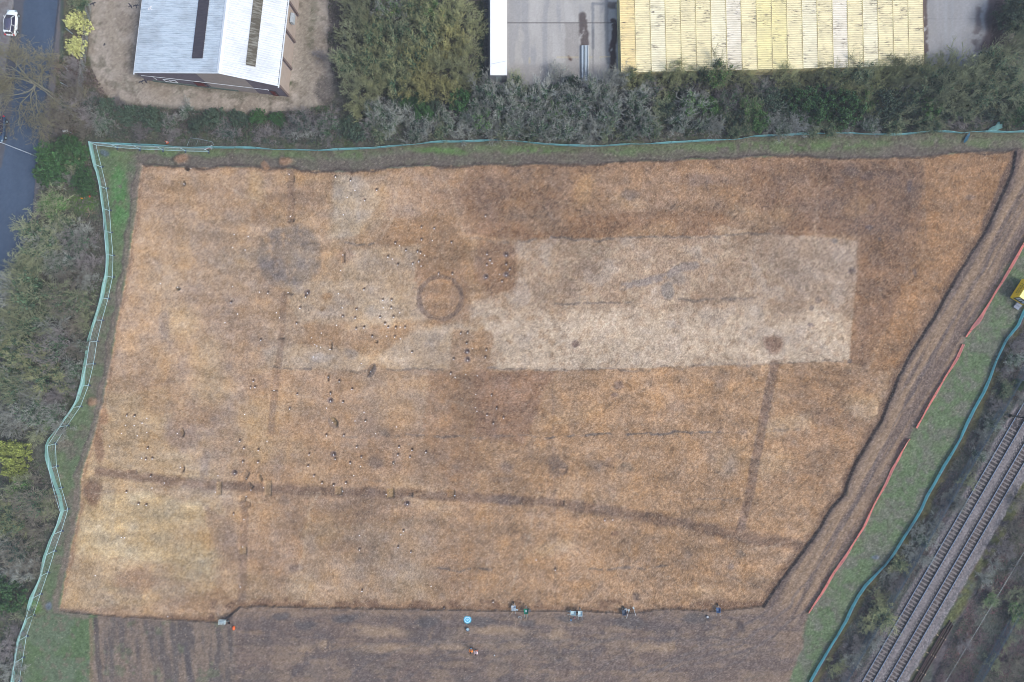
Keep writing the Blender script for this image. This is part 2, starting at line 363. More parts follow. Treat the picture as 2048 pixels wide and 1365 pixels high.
for i in range(70):
    x = rp.uniform(300, 1750); y = rp.uniform(760, 1190) if i < 46 else rp.uniform(340, 470); rx = rp.uniform(18, 70); ry = rp.uniform(10, 34)
    c = rp.choice([(150, 120, 96), (156, 124, 98), (142, 116, 96), (190, 156, 116), (194, 168, 134), (184, 144, 96), (164, 142, 124)])
    paint(m_ell(x, y, rx, ry, .5, 2, rp.uniform(-.4, .4)) * E, c, rp.uniform(.25, .55))
for i in range(26):
    x = rp.uniform(270, 640); y = rp.uniform(350, 1180); rx = rp.uniform(14, 50); ry = rp.uniform(14, 50)
    paint(m_ell(x, y, rx, ry, .6, 2, rp.uniform(-.4, .4)) * E, rp.choice([(188, 148, 100), (196, 166, 120), (158, 130, 108), (182, 160, 138)]), rp.uniform(.25, .5))
for x0, x1, y0, y1, a in ((1105,1112,745,1215,.3),(1415,1420,330,470,.3),(1185,1190,340,470,.25),(935,940,880,1215,.25),(700,706,500,640,.3),(1712,1717,340,480,.6),(1850,1854,360,470,.35)):
    paint(m_line([(x0, y0), (x1, y1)], 4, 3, 1) * E, (132, 108, 92), a)
# pale band and its leftovers
PALE = [(1032,480),(1200,476),(1380,472),(1540,468),(1640,474),(1716,481),(1714,560),(1706,640),(1700,722),(1560,727),(1400,732),(1200,739),(1100,742),(980,740),
        (986,700),(968,655),(944,640),(948,602),(1000,592),(1034,576),(1040,520)]
pale = np.maximum(m_poly(PALE, 3, 1) * (PX > 1060), m_poly(PALE, 14, 2) * (PX <= 1060)) * E * (1 - .5 * sst(n_sm, .6, .7) * (1 - sst(PX, 1000, 1300)))
paint(pale, (186, 162, 136), .94); lowp = pale * sst(PY + W1 * 60, 590, 640)
paint(lowp, (200, 180, 158), .8); paint(pale * (1 - lowp) * sst(fbm(PX, PY, 9, 330, 3), .42, .6), (160, 132, 110), .6); paint(pale * (1 - lowp) * sst(fbm(PX, PY, 30, 331, 3), .48, .62), (164, 136, 112), .55); paint(pale * sst(n_sm, .54, .66), (166, 138, 112), .5); paint(pale * sst(n_or, .52, .66) * (1 - lowp), (166, 136, 110), .5); paint(pale * sst(n_fine, .6, .8), (158, 128, 104), .45)
paint(pale * sst(n_mid, .55, .68), (176, 160, 146), .6)
zone([(1560,470),(1716,481),(1712,600),(1600,600),(1540,520)], (168, 148, 132), .55, 18)
for pts in ([(520,700),(600,690),(700,700),(740,720),(720,742),(540,738)], [(740,722),(820,665),(880,648),(960,652),(900,738),(790,744)], [(690,600),(820,590),(840,560),(800,600),(780,650),(700,660)],
            [(668,345),(722,350),(760,400),(720,470),(650,480),(655,420)], [(690,500),(840,490),(830,560),(860,640),(740,640),(680,560)], [(560,560),(690,560),(700,640),(600,650)]):
    zone(pts, (184, 164, 140), .62, 12)
zone([(668,345),(712,350),(720,470),(660,480)], (186, 170, 150), .6, 10)
zone([(905,660),(985,665),(985,735),(900,738)], (164, 130, 98), .8, 8)
# grey circle, ring and other buried marks
paint(m_ell(578, 512, 64, 62, .12, 2) * E * sst(n_sm, .1, .5), (134, 121, 113), .8); paint(m_ell(600, 520, 26, 34, .6) * E, (156, 140, 124), .4); paint(m_ell(500, 512, 34, 12, .6) * E, (150, 136, 124), .5)
rr = np.sqrt((SX - 880) ** 2 + ((SY - 596) * 1.02) ** 2)
paint((1 - sst(rr, 36, 46)) * E, (164, 130, 100), .8); paint((1 - sst(np.abs(rr - 43), 3.0, 6.5)) * E * sst(n_sm, .12, .4), (124, 102, 88), .85)
DITCH = [(195,946),(260,950),(330,963),(420,970),(500,975),(600,981),(700,985),(800,990),(900,991),(1000,997),(1070,1004),(1123,1010),(1180,1017),(1240,1025),(1310,1038),(1390,1055),(1460,1068),(1520,1080),(1600,1092)]
m = m_line(DITCH, 19, 10, 2) * E * (.82 + .18 * sst(n_or, .35, .6)); paint(m, (122, 97, 82), .8); Z -= m * .05
m = m_line([(1400,1060),(1480,1066),(1560,1082),(1640,1100)], 22, 12) * E; paint(m, (140, 110, 88), .5)
for pts, wd in (([(580,345),(580,395),(580,442)], 15), ([(566,588),(563,640),(560,700),(554,735),(549,785),(542,830),(540,865)], 13), ([(487,1008),(487,1060),(484,1120),(482,1205)], 16),
                ([(1551,728),(1538,790),(1524,860),(1511,930),(1498,1000),(1482,1058)], 18)):
    m = m_line(pts, wd, 5) * E; paint(m * sst(n_sm, .05, .35), (132, 106, 90), .8 if pts[0][0] > 1400 else .5); Z -= m * .04
DRAIN = [([(1034,480),(1180,476)],.8),([(1190,479),(1320,474)],.8),([(1330,474),(1540,466)],.6),([(930,478),(1030,484)],.4),([(1110,606),(1260,608)],.7),([(1350,602),(1540,596)],.7),([(680,875),(790,876)],.4),
 ([(790,872),(960,874)],.55),([(960,874),(1090,872)],.5),([(1092,874),(1222,867)],.9),([(1258,870),(1440,864)],.85),([(1440,866),(1600,862)],.35),([(540,736),(620,742)],.7),([(680,743),(775,742)],.5),([(775,744),(885,740)],.6),
 ([(975,738),(1090,741)],.7),([(1090,741),(1300,738)],.5),([(1300,736),(1700,723)],.45),([(1180,1140),(1335,1137)],.7),([(870,1140),(985,1143)],.7),([(690,488),(748,491)],.8),([(600,488),(640,490)],.6),
 ([(1360,996),(1480,1000)],.5),([(700,955),(760,962)],.3)]
for pts, a in DRAIN:
    m = m_line(pts, 4.5, 3, 2) * sst(n_sm, .3, .5) * E; paint(m, (112, 100, 94), a)
paint(m_line([(1250,574),(1300,560),(1345,545),(1388,530)], 17, 7, 2) * E * sst(n_sm,.2,.45), (142, 130, 126), .8); paint(m_ell(1336,584,14,20,.25), (132, 124, 120), .8); paint(m_ell(1358,560,18,13,.35), (140, 128, 122), .6)
for x, y, rx, ry, c, a in ((1112,932,17,22,(124,102,88),.75),(1126,938,10,14,(150,118,92),.5),(752,922,15,14,(130,108,94),.75),(772,870,12,6,(124,106,92),.7),(330,650,12,30,(146,128,116),.7),(360,868,34,32,(146,120,104),.7),(405,935,10,40,(146,128,116),.6),
  (1240,768,10,10,(122,100,92),.7),(1232,788,6,5,(122,100,92),.7),(1012,935,12,12,(126,106,96),.4),(1250,940,20,10,(128,112,98),.5),(1220,925,10,10,(130,108,96),.5),(1550,692,17,17,(128,98,80),.85),(1545,680,20,7,(136,106,86),.5),
  (197,888,10,38,(140,108,86),.8),(183,985,17,26,(124,94,74),.85),(270,1163,44,26,(152,122,98),.75),(330,1170,60,12,(168,138,108),.5),(225,1180,26,7,(146,134,112),.5),(260,1190,20,14,(150,134,116),.5),(360,985,24,20,(172,150,130),.6),
  (1640,602,6,6,(116,102,98),.6),(1628,618,5,6,(112,98,100),.6),(1625,650,6,5,(112,98,100),.6),(1704,540,8,7,(108,92,90),.7),(1670,483,6,5,(112,104,104),.8),(1743,453,8,5,(96,82,84),.8),(1765,477,5,4,(98,86,90),.8),(1822,370,5,13,(100,86,88),.7),
  (1735,352,14,8,(98,82,80),.8),(1700,345,20,8,(108,90,82),.6),(1780,348,18,10,(108,88,80),.6),(1832,542,4,8,(96,84,86),.6),(1745,415,10,6,(108,90,88),.6),(1940,395,10,6,(120,104,100),.5),(1700,720,5,5,(96,86,90),.7),(1445,755,14,20,(150,124,104),.5),
  (1650,835,28,14,(136,108,88),.6),(1690,840,28,12,(142,114,92),.5),(590,1140,13,9,(126,104,90),.7),(565,1000,12,9,(140,118,104),.5),(270,1000,10,8,(180,160,120),.4),(455,1070,20,30,(150,128,112),.4),(1190,926,20,8,(128,110,98),.5),(1000,960,20,6,(130,110,98),.4),
  (1010,1000,40,10,(120,104,98),.45),(700,710,14,10,(140,128,122),.6),(645,720,24,9,(178,166,156),.6),(630,830,26,16,(150,128,112),.4),(1060,770,14,26,(136,108,92),.4),(1260,390,18,9,(116,104,102),.6),(1400,360,60,12,(128,104,90),.5),
  (1175,540,30,18,(146,122,104),.4),(1150,690,8,7,(112,88,78),.8),(655,590,12,9,(148,106,66),.5),(648,620,8,6,(128,92,54),.6),(878,390,20,10,(150,114,88),.4),(960,390,60,40,(138,108,88),.5),(985,455,30,20,(144,110,88),.4),(1480,1110,10,8,(124,108,96),.5),
  (1380,1110,9,8,(124,108,98),.5),(1460,1135,6,8,(112,98,94),.6),(1272,1198,8,8,(118,96,84),.7),(1232,1066,8,6,(128,98,82),.6),(690,512,16,14,(152,118,92),.6),(300,1035,60,14,(186,162,120),.4),(200,1085,40,14,(190,168,128),.4)):
    paint(m_ell(x, y, rx, ry, .38) * E, c, a)
for pts, wd, a in (([(880,345),(905,395),(925,465),(944,540),(950,610)],5,.25),([(795,370),(790,405),(768,470),(764,480)],5,.4),([(640,985),(625,1010),(608,1090),(598,1150)],6,.45),([(625,985),(612,1060)],4,.3),([(1078,985),(1060,1060),(1035,1130),(1022,1190)],5,.4),
   ([(790,1010),(785,1060)],4,.3),([(255,835),(300,860),(330,885)],5,.5),([(190,988),(240,975),(320,985),(400,990),(520,1003)],4,.5),([(255,930),(320,940),(370,955)],4,.45),([(1260,1090),(1245,1130)],5,.3),([(510,820),(560,822),(640,826)],3,.35),([(710,470),(700,560),(690,680)],8,.3)):
    paint(m_line(pts, wd, 3, 2) * E, (192, 166, 136), a)
# scraped toothed marks of the digger bucket, everywhere on the floor
t1 = fbm(PX, PY, 5, 401, 2, math.pi / 2 - .1, 4.0); t2 = fbm(PX, PY, 5, 402, 2, 0.6, 3.5); t3 = fbm(PX, PY, 5, 403, 2, -0.75, 3.5); sel = fbm(PX, PY, 30, 404, 3)
tt = np.where(sel < .45, t2, np.where(sel < .55, t1, t3))
eastw = sst(PX, 850, 1100) * .75 + .25
for k in range(26):
    x, y = rp.uniform(300, 1700), rp.uniform(360, 1190); L = rp.uniform(60, 220); a_ = rp.choice([0, 0, 1.45, 1.6, .3, -.4]) + rp.uniform(-.12, .12); bnd = rp.uniform(-30, 30)
    pts = [(x + math.cos(a_) * L * t - math.sin(a_) * bnd * t * t, y + math.sin(a_) * L * t + math.cos(a_) * bnd * t * t) for t in (0, .25, .5, .75, 1)]
    paint(m_line(pts, rp.uniform(3, 6), 3, 2) * E * sst(n_sm, .3, .5), rp.choice([(196, 172, 144), (132, 108, 92), (186, 160, 132)]), rp.uniform(.2, .45))
for x, y, rx, ry, c, a in ((245,1110,70,22,(204,182,142),.5),(370,1150,60,16,(200,178,140),.5),(190,1060,36,26,(200,176,134),.5),(420,1120,30,14,(200,178,140),.4),(300,1150,40,26,(150,122,100),.45),(350,1195,50,14,(156,132,112),.4),(215,1195,40,10,(160,138,116),.35),
   (400,900,34,40,(164,142,124),.4),(330,700,60,30,(184,154,122),.35),(600,400,40,30,(160,126,98),.35),(460,520,40,20,(180,160,138),.4),(330,560,40,30,(186,166,142),.35),(700,800,40,24,(158,132,110),.4),(560,900,50,26,(188,156,112),.4),(640,1060,40,30,(184,154,116),.3),(760,1130,60,30,(172,150,126),.45),(880,1060,40,40,(158,134,112),.35)):
    paint(m_ell(x, y, rx, ry, .5) * E * sst(n_sm, .15, .5), c, a)
pb = 1 - pale * .4
mul = 1 + E * (.16 * (n_mid - .5) + .26 * (n_h - .5) * pb + .22 * (n_big - .5) + (- .12 * (1 - sst(tt, .2, .42)) + .09 * sst(tt, .62, .82)) * eastw * (1 - pale * .3) + .16 * (fbm(PX, PY, 7, 350, 2) - .5))
hue = E * (n_or - .5) * (1 - pale * .7)
COL *= mul[..., None]; COL *= np.stack([1 + .12 * hue, 1 + .01 * hue, 1 - .24 * hue], -1)
# worked edges of the pit: topsoil tones, wall shade painted into the dark bands
inn = m_line(EXC + EXC[:1], 10, 6, 2) * E; paint(inn, (146, 114, 88), .55)
bot = m_line(EXC[43:60], 13, 8, 2) * E; paint(bot, (140, 106, 80), .6); paint(bot * sst(n_mid, .5, .6), (98, 76, 64), .7)
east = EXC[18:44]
eb = m_line([(p[0] + 1, p[1]) for p in east], 7, 4, 1); paint(eb, (98, 80, 74), .8); paint(m_line([(2034,306),(2014,372),(1990,420),(1974,462)], 19, 8, 2), (96, 80, 76), .8)  # east bank: dark topsoil colour with the bank's shade painted in
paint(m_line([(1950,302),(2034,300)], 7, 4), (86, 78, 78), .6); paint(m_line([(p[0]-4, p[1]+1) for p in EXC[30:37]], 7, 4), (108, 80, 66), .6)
paint(m_line([(p[0], p[1] - 1) for p in EXC[:19]], 4.5, 3, 2), (78, 66, 62), .75)
lft = [(p[0] - 7, p[1]) for p in (EXC[60:] + EXC[:1])]; paint(m_line(lft, 13, 7, 2), (134, 116, 104), .75); paint(m_line([(p[0] - 12, p[1]) for p in (EXC[66:] + EXC[:1])], 3.5, 3, 2), (92, 84, 80), .6)
paint(m_line([(p[0], p[1] + 5) for p in EXC[46:56]], 6, 4, 2), (152, 126, 104), .6)
for x, y, rx, ry in ((360,318,13,10),(572,324,14,9),(184,805,10,9),(205,835,9,12),(528,330,8,6)): paint(m_ell(x, y, rx, ry, .35), (164, 124, 92), .85)
paint(m_ell(454, 1236, 11, 10, .3), (92, 78, 74), .8); paint(m_ell(422, 1238, 5, 7, .3), (110, 82, 66), .8)
hazel = m_poly([(420,1200),(1540,1205),(1540,1222),(420,1222)], 6, 2) * E
paint(hazel * sst(fbm(PX, PY, 22, 440, 2), .55, .65), (118, 88, 68), .7)
paint(m_line([(p[0] - 6, p[1] - 1) for p in east], 14, 12, 2) * E, (104, 80, 66), .6)  # soft inner slope of the east bank, its shade painted into the soil
paint(m_line([(p[0] + 6, p[1] + 2) for p in east], 8, 8, 2) * (1 - E), (120, 104, 94), .5)
# ---- other grounds
grav = m_poly(GRAVEL, 16, 2); gB = grav > .5
paint(grav, (182, 166, 146)); paint(grav * sst(n_mid, .45, .6), (168, 150, 128)); paint(grav * sst(n_big, .55, .65), (192, 178, 158), .6)
paint(m_ell(560, 60, 70, 250, .3, 2) * grav * sst(PX, 585, 610), (148, 136, 112), .6)
paint(grav * (1 - sst(seg_d(PX, PY, [(640,-50),(625,60),(600,150),(560,205),(420,190),(240,170),(195,120),(190,0)]), 4, 16)) * sst(n_sm, .5, .62), (128, 126, 98), .4)
paint(grav * sst(n_sm, .6, .72), (120, 108, 86), .5); paint(m_line([(225,-100),(222,60),(240,130),(330,190)], 26, 20, 2) * grav, (168, 148, 118), .4); paint(m_line([(630,0),(618,90)], 12, 10), (120, 116, 86), .35)
paint(m_line([(300,165),(576,198)], 8, 8) * grav, (122, 114, 88), .6); paint(m_line([(588,40),(580,130),(578,180)], 8, 5) * grav * sst(n_sm,.45,.55), (92, 104, 60), .8)
dk = m_ell(680, 60, 22, 130, .3); paint(dk, (86, 78, 80), .8); paint(m_ell(650,180,20,30,.4), (96, 88, 82), .7)
conc = m_poly(CONC, 2, 0); cB = conc > .5
paint(conc, (192, 190, 185)); cs = fbm(PX, PY, 14, 501, 3, math.pi / 2, 9.0); paint(conc * sst(cs, .5, .66), (202, 200, 196), .8); paint(conc * (1 - sst(cs, .32, .44)), (166, 168, 172), .6)
paint(m_poly([(1130,46),(1158,46),(1158,160),(1130,160)], 6) * conc, (162, 156, 150), .6); paint(m_poly([(1024,130),(1240,130),(1240,176),(1000,176)], 14), (164, 160, 156), .6)
paint(m_line([(1186,8),(1186,95)], 6, 2), (132, 138, 146), .7); paint(m_line([(1186,8),(1206,8)], 5, 3), (132, 138, 146), .7); paint(m_line([(1212,-10),(1214,110),(1218,125)], 8, 3), (134, 138, 144), .7)
paint(m_line([(1162,34),(1166,60),(1172,90)], 15, 4, 2) * sst(n_sm, .3, .5), (96, 84, 82), .85); paint(m_line([(1226,42),(1228,135)], 14, 4, 2) * sst(n_sm, .2, .35), (84, 64, 66), .9); paint(m_line([(1222,8),(1236,8)], 12, 5, 2) * sst(n_sm, .35, .5), (104, 90, 84), .7)
paint(m_ell(1139,117,3,6,.4,1,-.6), (98, 70, 64), .9)
paint(m_line([(960,46),(1240,46)], 1.6, 1.2, 0) * conc, (104, 100, 100), .8); paint(m_line([(1186,60),(1187,160)], 1.6, 1.2, 0), (116, 112, 112), .6); paint(m_line([(1850,38),(1975,38)], 1.6, 1.2, 0), (104, 104, 108), .6)
for a, b in (((1114,115),(1157,115)),((1177,115),(1185,115)),((1200,115),(1220,114)),((1876,106),(1932,107)),((1059,116),(1059,127))): paint(m_line([a, b], 2.2, 1.2, 0), (214, 200, 160), .8)
rc = m_poly([(1850,-200),(1990,-200),(1980,130),(1850,170)], 4); paint(rc * conc, (158, 160, 164), .75); paint(rc * conc * sst(cs, .5, .64), (172, 174, 178), .7)
for x0 in (1892, 1905): paint(m_line([(x0,-60),(x0,90)], 5, 4) * conc, (172, 178, 182), .5)
paint(m_line([(1848,-60),(1852,110)], 9, 4, 1) * sst(n_sm, .3, .5), (96, 78, 76), .8); paint(m_poly([(1960,-200),(2016,-200),(2012,90),(1960,100),(1975,40)], 12, 2), (84, 68, 74), .85); paint(m_line([(1960,20),(1950,100)], 14, 12, 2) * sst(n_sm, .4, .6), (92, 80, 82), .6)
paint(m_line([(2022,-100),(2020,60)], 14, 6), (56, 84, 54), .8); paint(m_line([(972,-120),(974,160)], 9, 3, 0), (84, 84, 92), .9); paint(m_line([(962,30),(960,150)], 12, 5, 1), (58, 92, 62), .9)
road = m_poly(ROAD, 1.5, 0); rB = road > .5; pav = np.maximum(m_poly(PAVE_R, 1.5, 0), m_poly(PAVE_L, 1.5, 0)); pB = pav > .5
paint(pav, (112, 110, 116)); paint(m_poly(PAVE_L, 2, 0), (142, 140, 142)); paint(pav * sst(n_sm, .5, .66), (122, 114, 112), .7)
paint(road, (72, 94, 124)); paint(road * sst(fbm(PX, PY, 30, 601, 3, 1.45, 5), .5, .65), (78, 101, 132), .6)
paint(m_line([(38,-200),(37,0),(31,75),(20,150),(10,240),(-8,330)], 22, 5, 1) * road, (104, 100, 104), .75)
for cvs in ([(117,-60),(117,0),(105,112),(98,150),(86,230),(78,290),(70,350)],): paint(m_line(cvs, 2.4, 1.4, 0), (78, 74, 82), .8)
verge = m_poly([(132,-100),(176,-100),(176,110),(182,150),(160,200),(118,240),(112,150),(120,112)], 5, 1); paint(verge, (104, 90, 82), .85); paint(verge * sst(n_sm, .42, .6), (104, 112, 70), .7); paint(m_line([(126,-50),(124,150)], 7, 5), (64, 92, 84), .6)
bal = m_poly(BALLAST, 5, 1); bB = bal > .5
u = PX - (1931 + (1023 - PY) * 0.5795)       # horizontal pixels from the left track's centre line
paint(bal, (122, 119, 122)); paint(bal * (1 - sst(np.abs(u), 12, 15)), (82, 78, 80)); paint(bal * (1 - sst(np.abs(u - 47.8), 12, 15)), (94, 84, 82)); paint(bal * (1 - sst(np.abs(u - 24), 3, 8)), (138, 130, 130), .7)
paint(bal * (1 - sst(np.abs(u - 68), 2, 7)), (134, 126, 126), .6); paint(bal * (1 - sst(np.abs(u + 17), 2, 5)), (138, 126, 130), .7); paint(bal * (1 - sst(np.abs(u - 33), 2, 5)), (124, 112, 112), .6)

# ---- height
rough = (n_sm - .5) * .10 + (n_fine - .5) * .05
Zs = (n_mid - .5) * .25 + rough
flat = np.maximum.reduce([conc, road, pav])
Z += np.where(sB, (n_mid - .5) * .10 + rough * .8, Zs * 1.0) * (1 - flat)
Z = Z * (1 - grav * .7) * (1 - bal)
Z -= sst(exc, .3, .95) * .32
Z += trk * (1 - E) * ((stre - .5) * .20 - .04)
Z -= E * (1 - sst(tt, .25, .42)) * .018
Z -= m_line([(p[0] - 2, p[1]) for p in east], 8, 6, 1) * .06
Z += pav * .11 + bal * .12
Z += m_line([(p[0], p[1] + 6) for p in EXC[44:56]], 10, 8, 2) * .10 * (1 - E)
for x, y, rx, ry in ((360,318,13,10),(572,324,14,9),(184,805,10,9)): Z += m_ell(x, y, rx, ry, .6) * .35
# dug sections across the ditches and half-dug pits: (centre, half size, turn, depth, floor colour)
SLOT = [(580,357,7,5,0,.35,(150,124,98)),(580,440,7,3,0,.3,(120,100,86)),(436,978,5,13,0,.3,(172,144,104)),(534,978,6,15,0,.35,(164,140,106)),(676,983,6,8,0,.4,(166,138,96)),
 (780,988,7,9,0,.4,(180,150,98)),(902,989,6,8,0,.4,(160,126,88)),(820,991,4,3,0,.4,(96,78,70)),(1123,1008,5,5,0,.3,(120,96,82)),(484,999,6,6,.1,.4,(160,132,98)),(490,951,5,8,.5,.35,(140,118,98)),
 (499,972,7,3,.7,.35,(104,92,84)),(661,692,2.6,7,0,.35,(120,96,70)),(752,684,3.5,3,0,.35,(104,84,60)),(484,1103,6,7,0,.3,(172,142,98)),(686,516,3,8,0,.3,(120,98,80)),(546,782,6,1.6,0,.3,(96,84,78)),(655,757,1.6,5,0,.3,(84,72,64)),
 (519,957,2.6,6,-.4,.35,(104,88,62)),(494,1010,5,4,0,.3,(150,120,92)),(578,588,6,2,.1,.3,(100,88,80)),(560,677,6,2,.1,.3,(112,100,92)),(262,945,8,3,0,.2,(140,112,90))]
for cx, cy, hw, hh, rot, dep, c in SLOT:
    w_ = win([(cx - 24, cy - 24), (cx + 24, cy + 24)], 4); X = PX[w_] - cx; Y = PY[w_] - cy
    cc, ss = math.cos(rot), math.sin(rot); uu = np.abs(X * cc + Y * ss); vv = np.abs(-X * ss + Y * cc)
    mm = ((uu <= hw) & (vv <= hh)).astype(np.float32); M_ = np.zeros_like(PX); M_[w_] = mm
    paint(M_, c, .6); Z -= M_ * dep * .8
def half_pit(cx, cy, rx, ry, rot, side, dep, fill, dug):
    w_ = win([(cx - 30, cy - 30), (cx + 30, cy + 30)], 4); X = PX[w_] - cx; Y = PY[w_] - cy
    cc, ss = math.cos(rot), math.sin(rot); uu = X * cc + Y * ss; vv = -X * ss + Y * cc
    r = np.sqrt((uu / rx) ** 2 + (vv / ry) ** 2); M_ = np.zeros_like(PX); D = np.zeros_like(PX)
    M_[w_] = 1 - sst(r, .85, 1.15); D[w_] = (1 - sst(r, .7, 1.02)) * (vv * side > 0)
    paint(M_, fill, .8); paint(D, dug, .9); globals()['Z'] = Z - D * dep
half_pit(665, 846, 13, 9, .95, -1, .5, (136,116,104), (150,126,88)); half_pit(742, 742, 15, 8, -1.1, -1, .2, (112,100,98), (134,108,84))
half_pit(360, 867, 10, 7, 1.5, -1, .45, (138,116,102), (142,116,86)); half_pit(361, 939, 8, 7, 1.57, -1, .4, (172,146,118), (158,132,102))
half_pit(354, 577, 5, 4, 0, 1, .35, (120,106,96), (84,74,50)); half_pit(364, 367, 6, 5, 1.57, -1, .3, (140,122,104), (104,84,64)); half_pit(372, 337, 5, 4, 0, 1, .4, (70,58,50), (50,40,34))
half_pit(1126, 938, 9, 13, 0, 1, .15, (124,102,88), (150,118,92))
# dug post holes and marked spots: tile origin, then (x, y, kind) in quarter pixels; s = tag only, h = small hole, H = large half-dug hole
TAGS = []
def tile(ox, oy, txt):
    for q in txt.split(';'):
        a = q.split(); TAGS.append((ox + float(a[0]) / 4, oy + float(a[1]) / 4, a[2]))
tile(512, 341, '262 30 s;630 45 h;750 75 h;790 160 s;960 152 h;865 235 h;728 215 s;697 355 s;272 367 s;1320 450 h;1422 460 h;1320 550 h;1410 562 s;1560 572 h;1110 577 h;1147 603 s;1195 636 h;1288 645 h;1312 657 h;1348 680 s;1050 688 h;1090 710 s;1130 752 h;1298 725 h;1250 742 h;1320 766 s;1457 823 h;1568 825 h;1833 360 h;1845 665 h;2000 672 H;1870 715 h;1888 743 s;1845 752 h;2000 748 h;2028 788 h;1837 850 H;2000 832 H;1967 885 h;1948 832 s;690 675 s;675 802 s;858 950 h;405 975 H;390 1008 h;250 977 s;87 977 h;25 975 s;657 987 s;1010 1034 h;1080 1034 h;345 1098 h;1017 1100 s;1077 1097 h;688 1100 s;800 1108 h;1148 1140 s;1095 1170 h;688 1165 h;988 1172 h;788 1178 h;160 1140 s;318 1222 h;1028 1225 h;1052 1253 h;858 1255 h;795 1265 h;1113 1257 h;1152 1255 s;1188 1255 h;643 1240 s;520 1303 s;443 1340 s;925 1327 h;1045 1327 s;1105 1330 h;1635 1302 h;1690 1297 h;1153 1348 s;30 1355 h;185 1180 s')
tile(512, 682, '468 32 s;485 42 s;515 52 s;457 130 s;590 70 s;840 183 s;1243 88 h;1683 17 h;1732 62 s;1686 85 H;1840 70 h;1833 130 h;1578 143 h;1690 150 H;1555 260 h;1593 295 s;1677 270 s;1770 280 s;913 248 s;572 293 s;660 323 h;762 386 h;590 420 h;590 478 H;690 488 h;137 398 s;323 425 h;263 542 h;562 540 s;863 573 s;870 640 h;790 643 s;610 655 s;558 757 h;697 757 h;955 745 s;1757 430 s;1882 435 h;1923 540 h;1755 535 s;1767 565 s;1845 593 h;1979 615 h;1896 660 h;1122 690 s;85 805 s;800 850 h;1140 850 h;1243 873 h;1355 892 h;418 910 h;615 910 H;628 945 h;838 930 h;1130 912 h;1228 928 h;748 977 h;1095 977 h;835 1007 s;410 1003 h;8 972 h;10 875 h;457 1080 h;780 1080 s;522 1140 h;615 1155 h;713 1137 h;690 1205 s;1040 1232 s;1206 1305 H;1590 1242 s;55 1177 s')
tile(0, 682, '2018 322 h;2032 370 h;1997 373 h;1065 602 h;1003 597 h;1955 590 s;1170 622 s;1133 660 s;1000 677 s;1070 680 s;967 743 s;1093 762 s;1170 735 s;1170 858 h;1910 803 h;1943 860 h;1208 942 h;1157 948 h;1130 940 s;1935 967 h;872 845 s;1415 742 s;1440 1015 s;1870 1058 H;1195 1083 h;1740 1082 s;1212 1180 s;1720 1212 s;2003 1197 s;1962 1107 s;1000 1212 h;1097 1307 h;1160 1315 h;1960 1250 s;1310 1140 s')
tile(0, 341, '1460 105 s;1870 513 s;1983 530 s;1858 617 s;1958 637 s;1280 907 s;1857 930 s;1840 1055 h;1897 1150 s;1797 1220 s;1417 935 s')
tile(512, 1023, '1175 160 h;1158 190 s;826 197 s;823 310 h;1132 290 h;1235 330 h;843 640 h;1400 603 s;1895 727 h;1502 778 h')
tile(1024, 1023, '743 74 h;808 72 s;193 393 s;345 470 h')
tile(0, 1023, '967 212 s;993 215 s;758 518 s;1918 610 s;1933 292 s;1947 67 s;1860 25 h;1338 845 s;1523 -2745 s')
for x, y, k in TAGS:
    if k == 's': continue
    r_ = 2.5 if k == 'h' else 4.4
    if k == 'H': paint(m_ell(x, y, 6.2, 6.2, .2, 0), (122, 104, 104), .8)
    mh = m_ell(x, y - (1.5 if k == 'H' else 1.6), r_ * (.75 if k == 'H' else 1), r_ * (.7 if k == 'H' else .85), .35, 0)
    paint(mh, (88, 70, 64), .9); Z -= mh * .2
# grain
inE = E > .5
g = (n_sp - .5) * (28 + 12 * sst(PX, 900, 1200)) + (hsh(np.floor(PX / 4), np.floor(PY / 4), 77) - .5) * 14; COL += (g * np.where(inE, 1.0, .95) * (1 - flat * .75))[..., None]
COL += ((n_fine - .5) * 26 * (1 - flat * .7))[..., None]
st = (n_sp2 > .965) & inE; COL[st] += 16; st = (n_sp2 < .04) & inE; COL[st] -= 24
st = (n_sp2 > .988) & ~inE & (flat < .5); COL[st] += 26
lum = COL.mean(-1, keepdims=True); COL = lum + (COL - lum) * np.where(inE, .77, np.where(trk > .5, .9 - .14 * low, np.where(gB, .62, .80)))[..., None]
COL[...] = COL * np.where(inE[..., None], np.array([1.08, 1.06, 1.02]), 1.0)
np.clip(COL, 20, 245, out=COL)
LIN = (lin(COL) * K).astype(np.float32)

# ---- one grid cut into the plain pieces of the setting
def ground_mat(name, nscale, amp, rough=.95, extra=None):
    m, n, b = mat_new(name, rough, 0, .12)
    at = N(n, 'ShaderNodeAttribute'); at.attribute_name = 'soil'
    ge = N(n, 'ShaderNodeNewGeometry')
    f = noise(n, ge.outputs['Position'], nscale, 3, .75)
    g_ = ramp(n, f, .25, .75, 1 - amp, 1 + amp)
    f2 = noise(n, ge.outputs['Position'], nscale * 3.3, 2, .7)
    g2 = ramp(n, f2, .3, .7, 1 - amp * .7, 1 + amp * .7)
    mu = N(n, 'ShaderNodeMath', operation='MULTIPLY'); n.links.new(g_, mu.inputs[0]); n.links.new(g2, mu.inputs[1])
    cc = n.nodes.new('ShaderNodeVectorMath'); cc.operation = 'SCALE'; n.links.new(at.outputs['Color'], cc.inputs[0]); n.links.new(mu.outputs[0], cc.inputs['Scale'])
    out = cc.outputs[0]
    if extra: out = extra(n, ge.outputs['Position'], out)
    n.links.new(out, b.inputs['Base Color'])
    bp = N(n, 'ShaderNodeBump'); bp.inputs['Strength'].default_value = .55; bp.inputs['Distance'].default_value = .06
    n.links.new(f, bp.inputs['Height']); n.links.new(bp.outputs[0], b.inputs['Normal'])
    return m
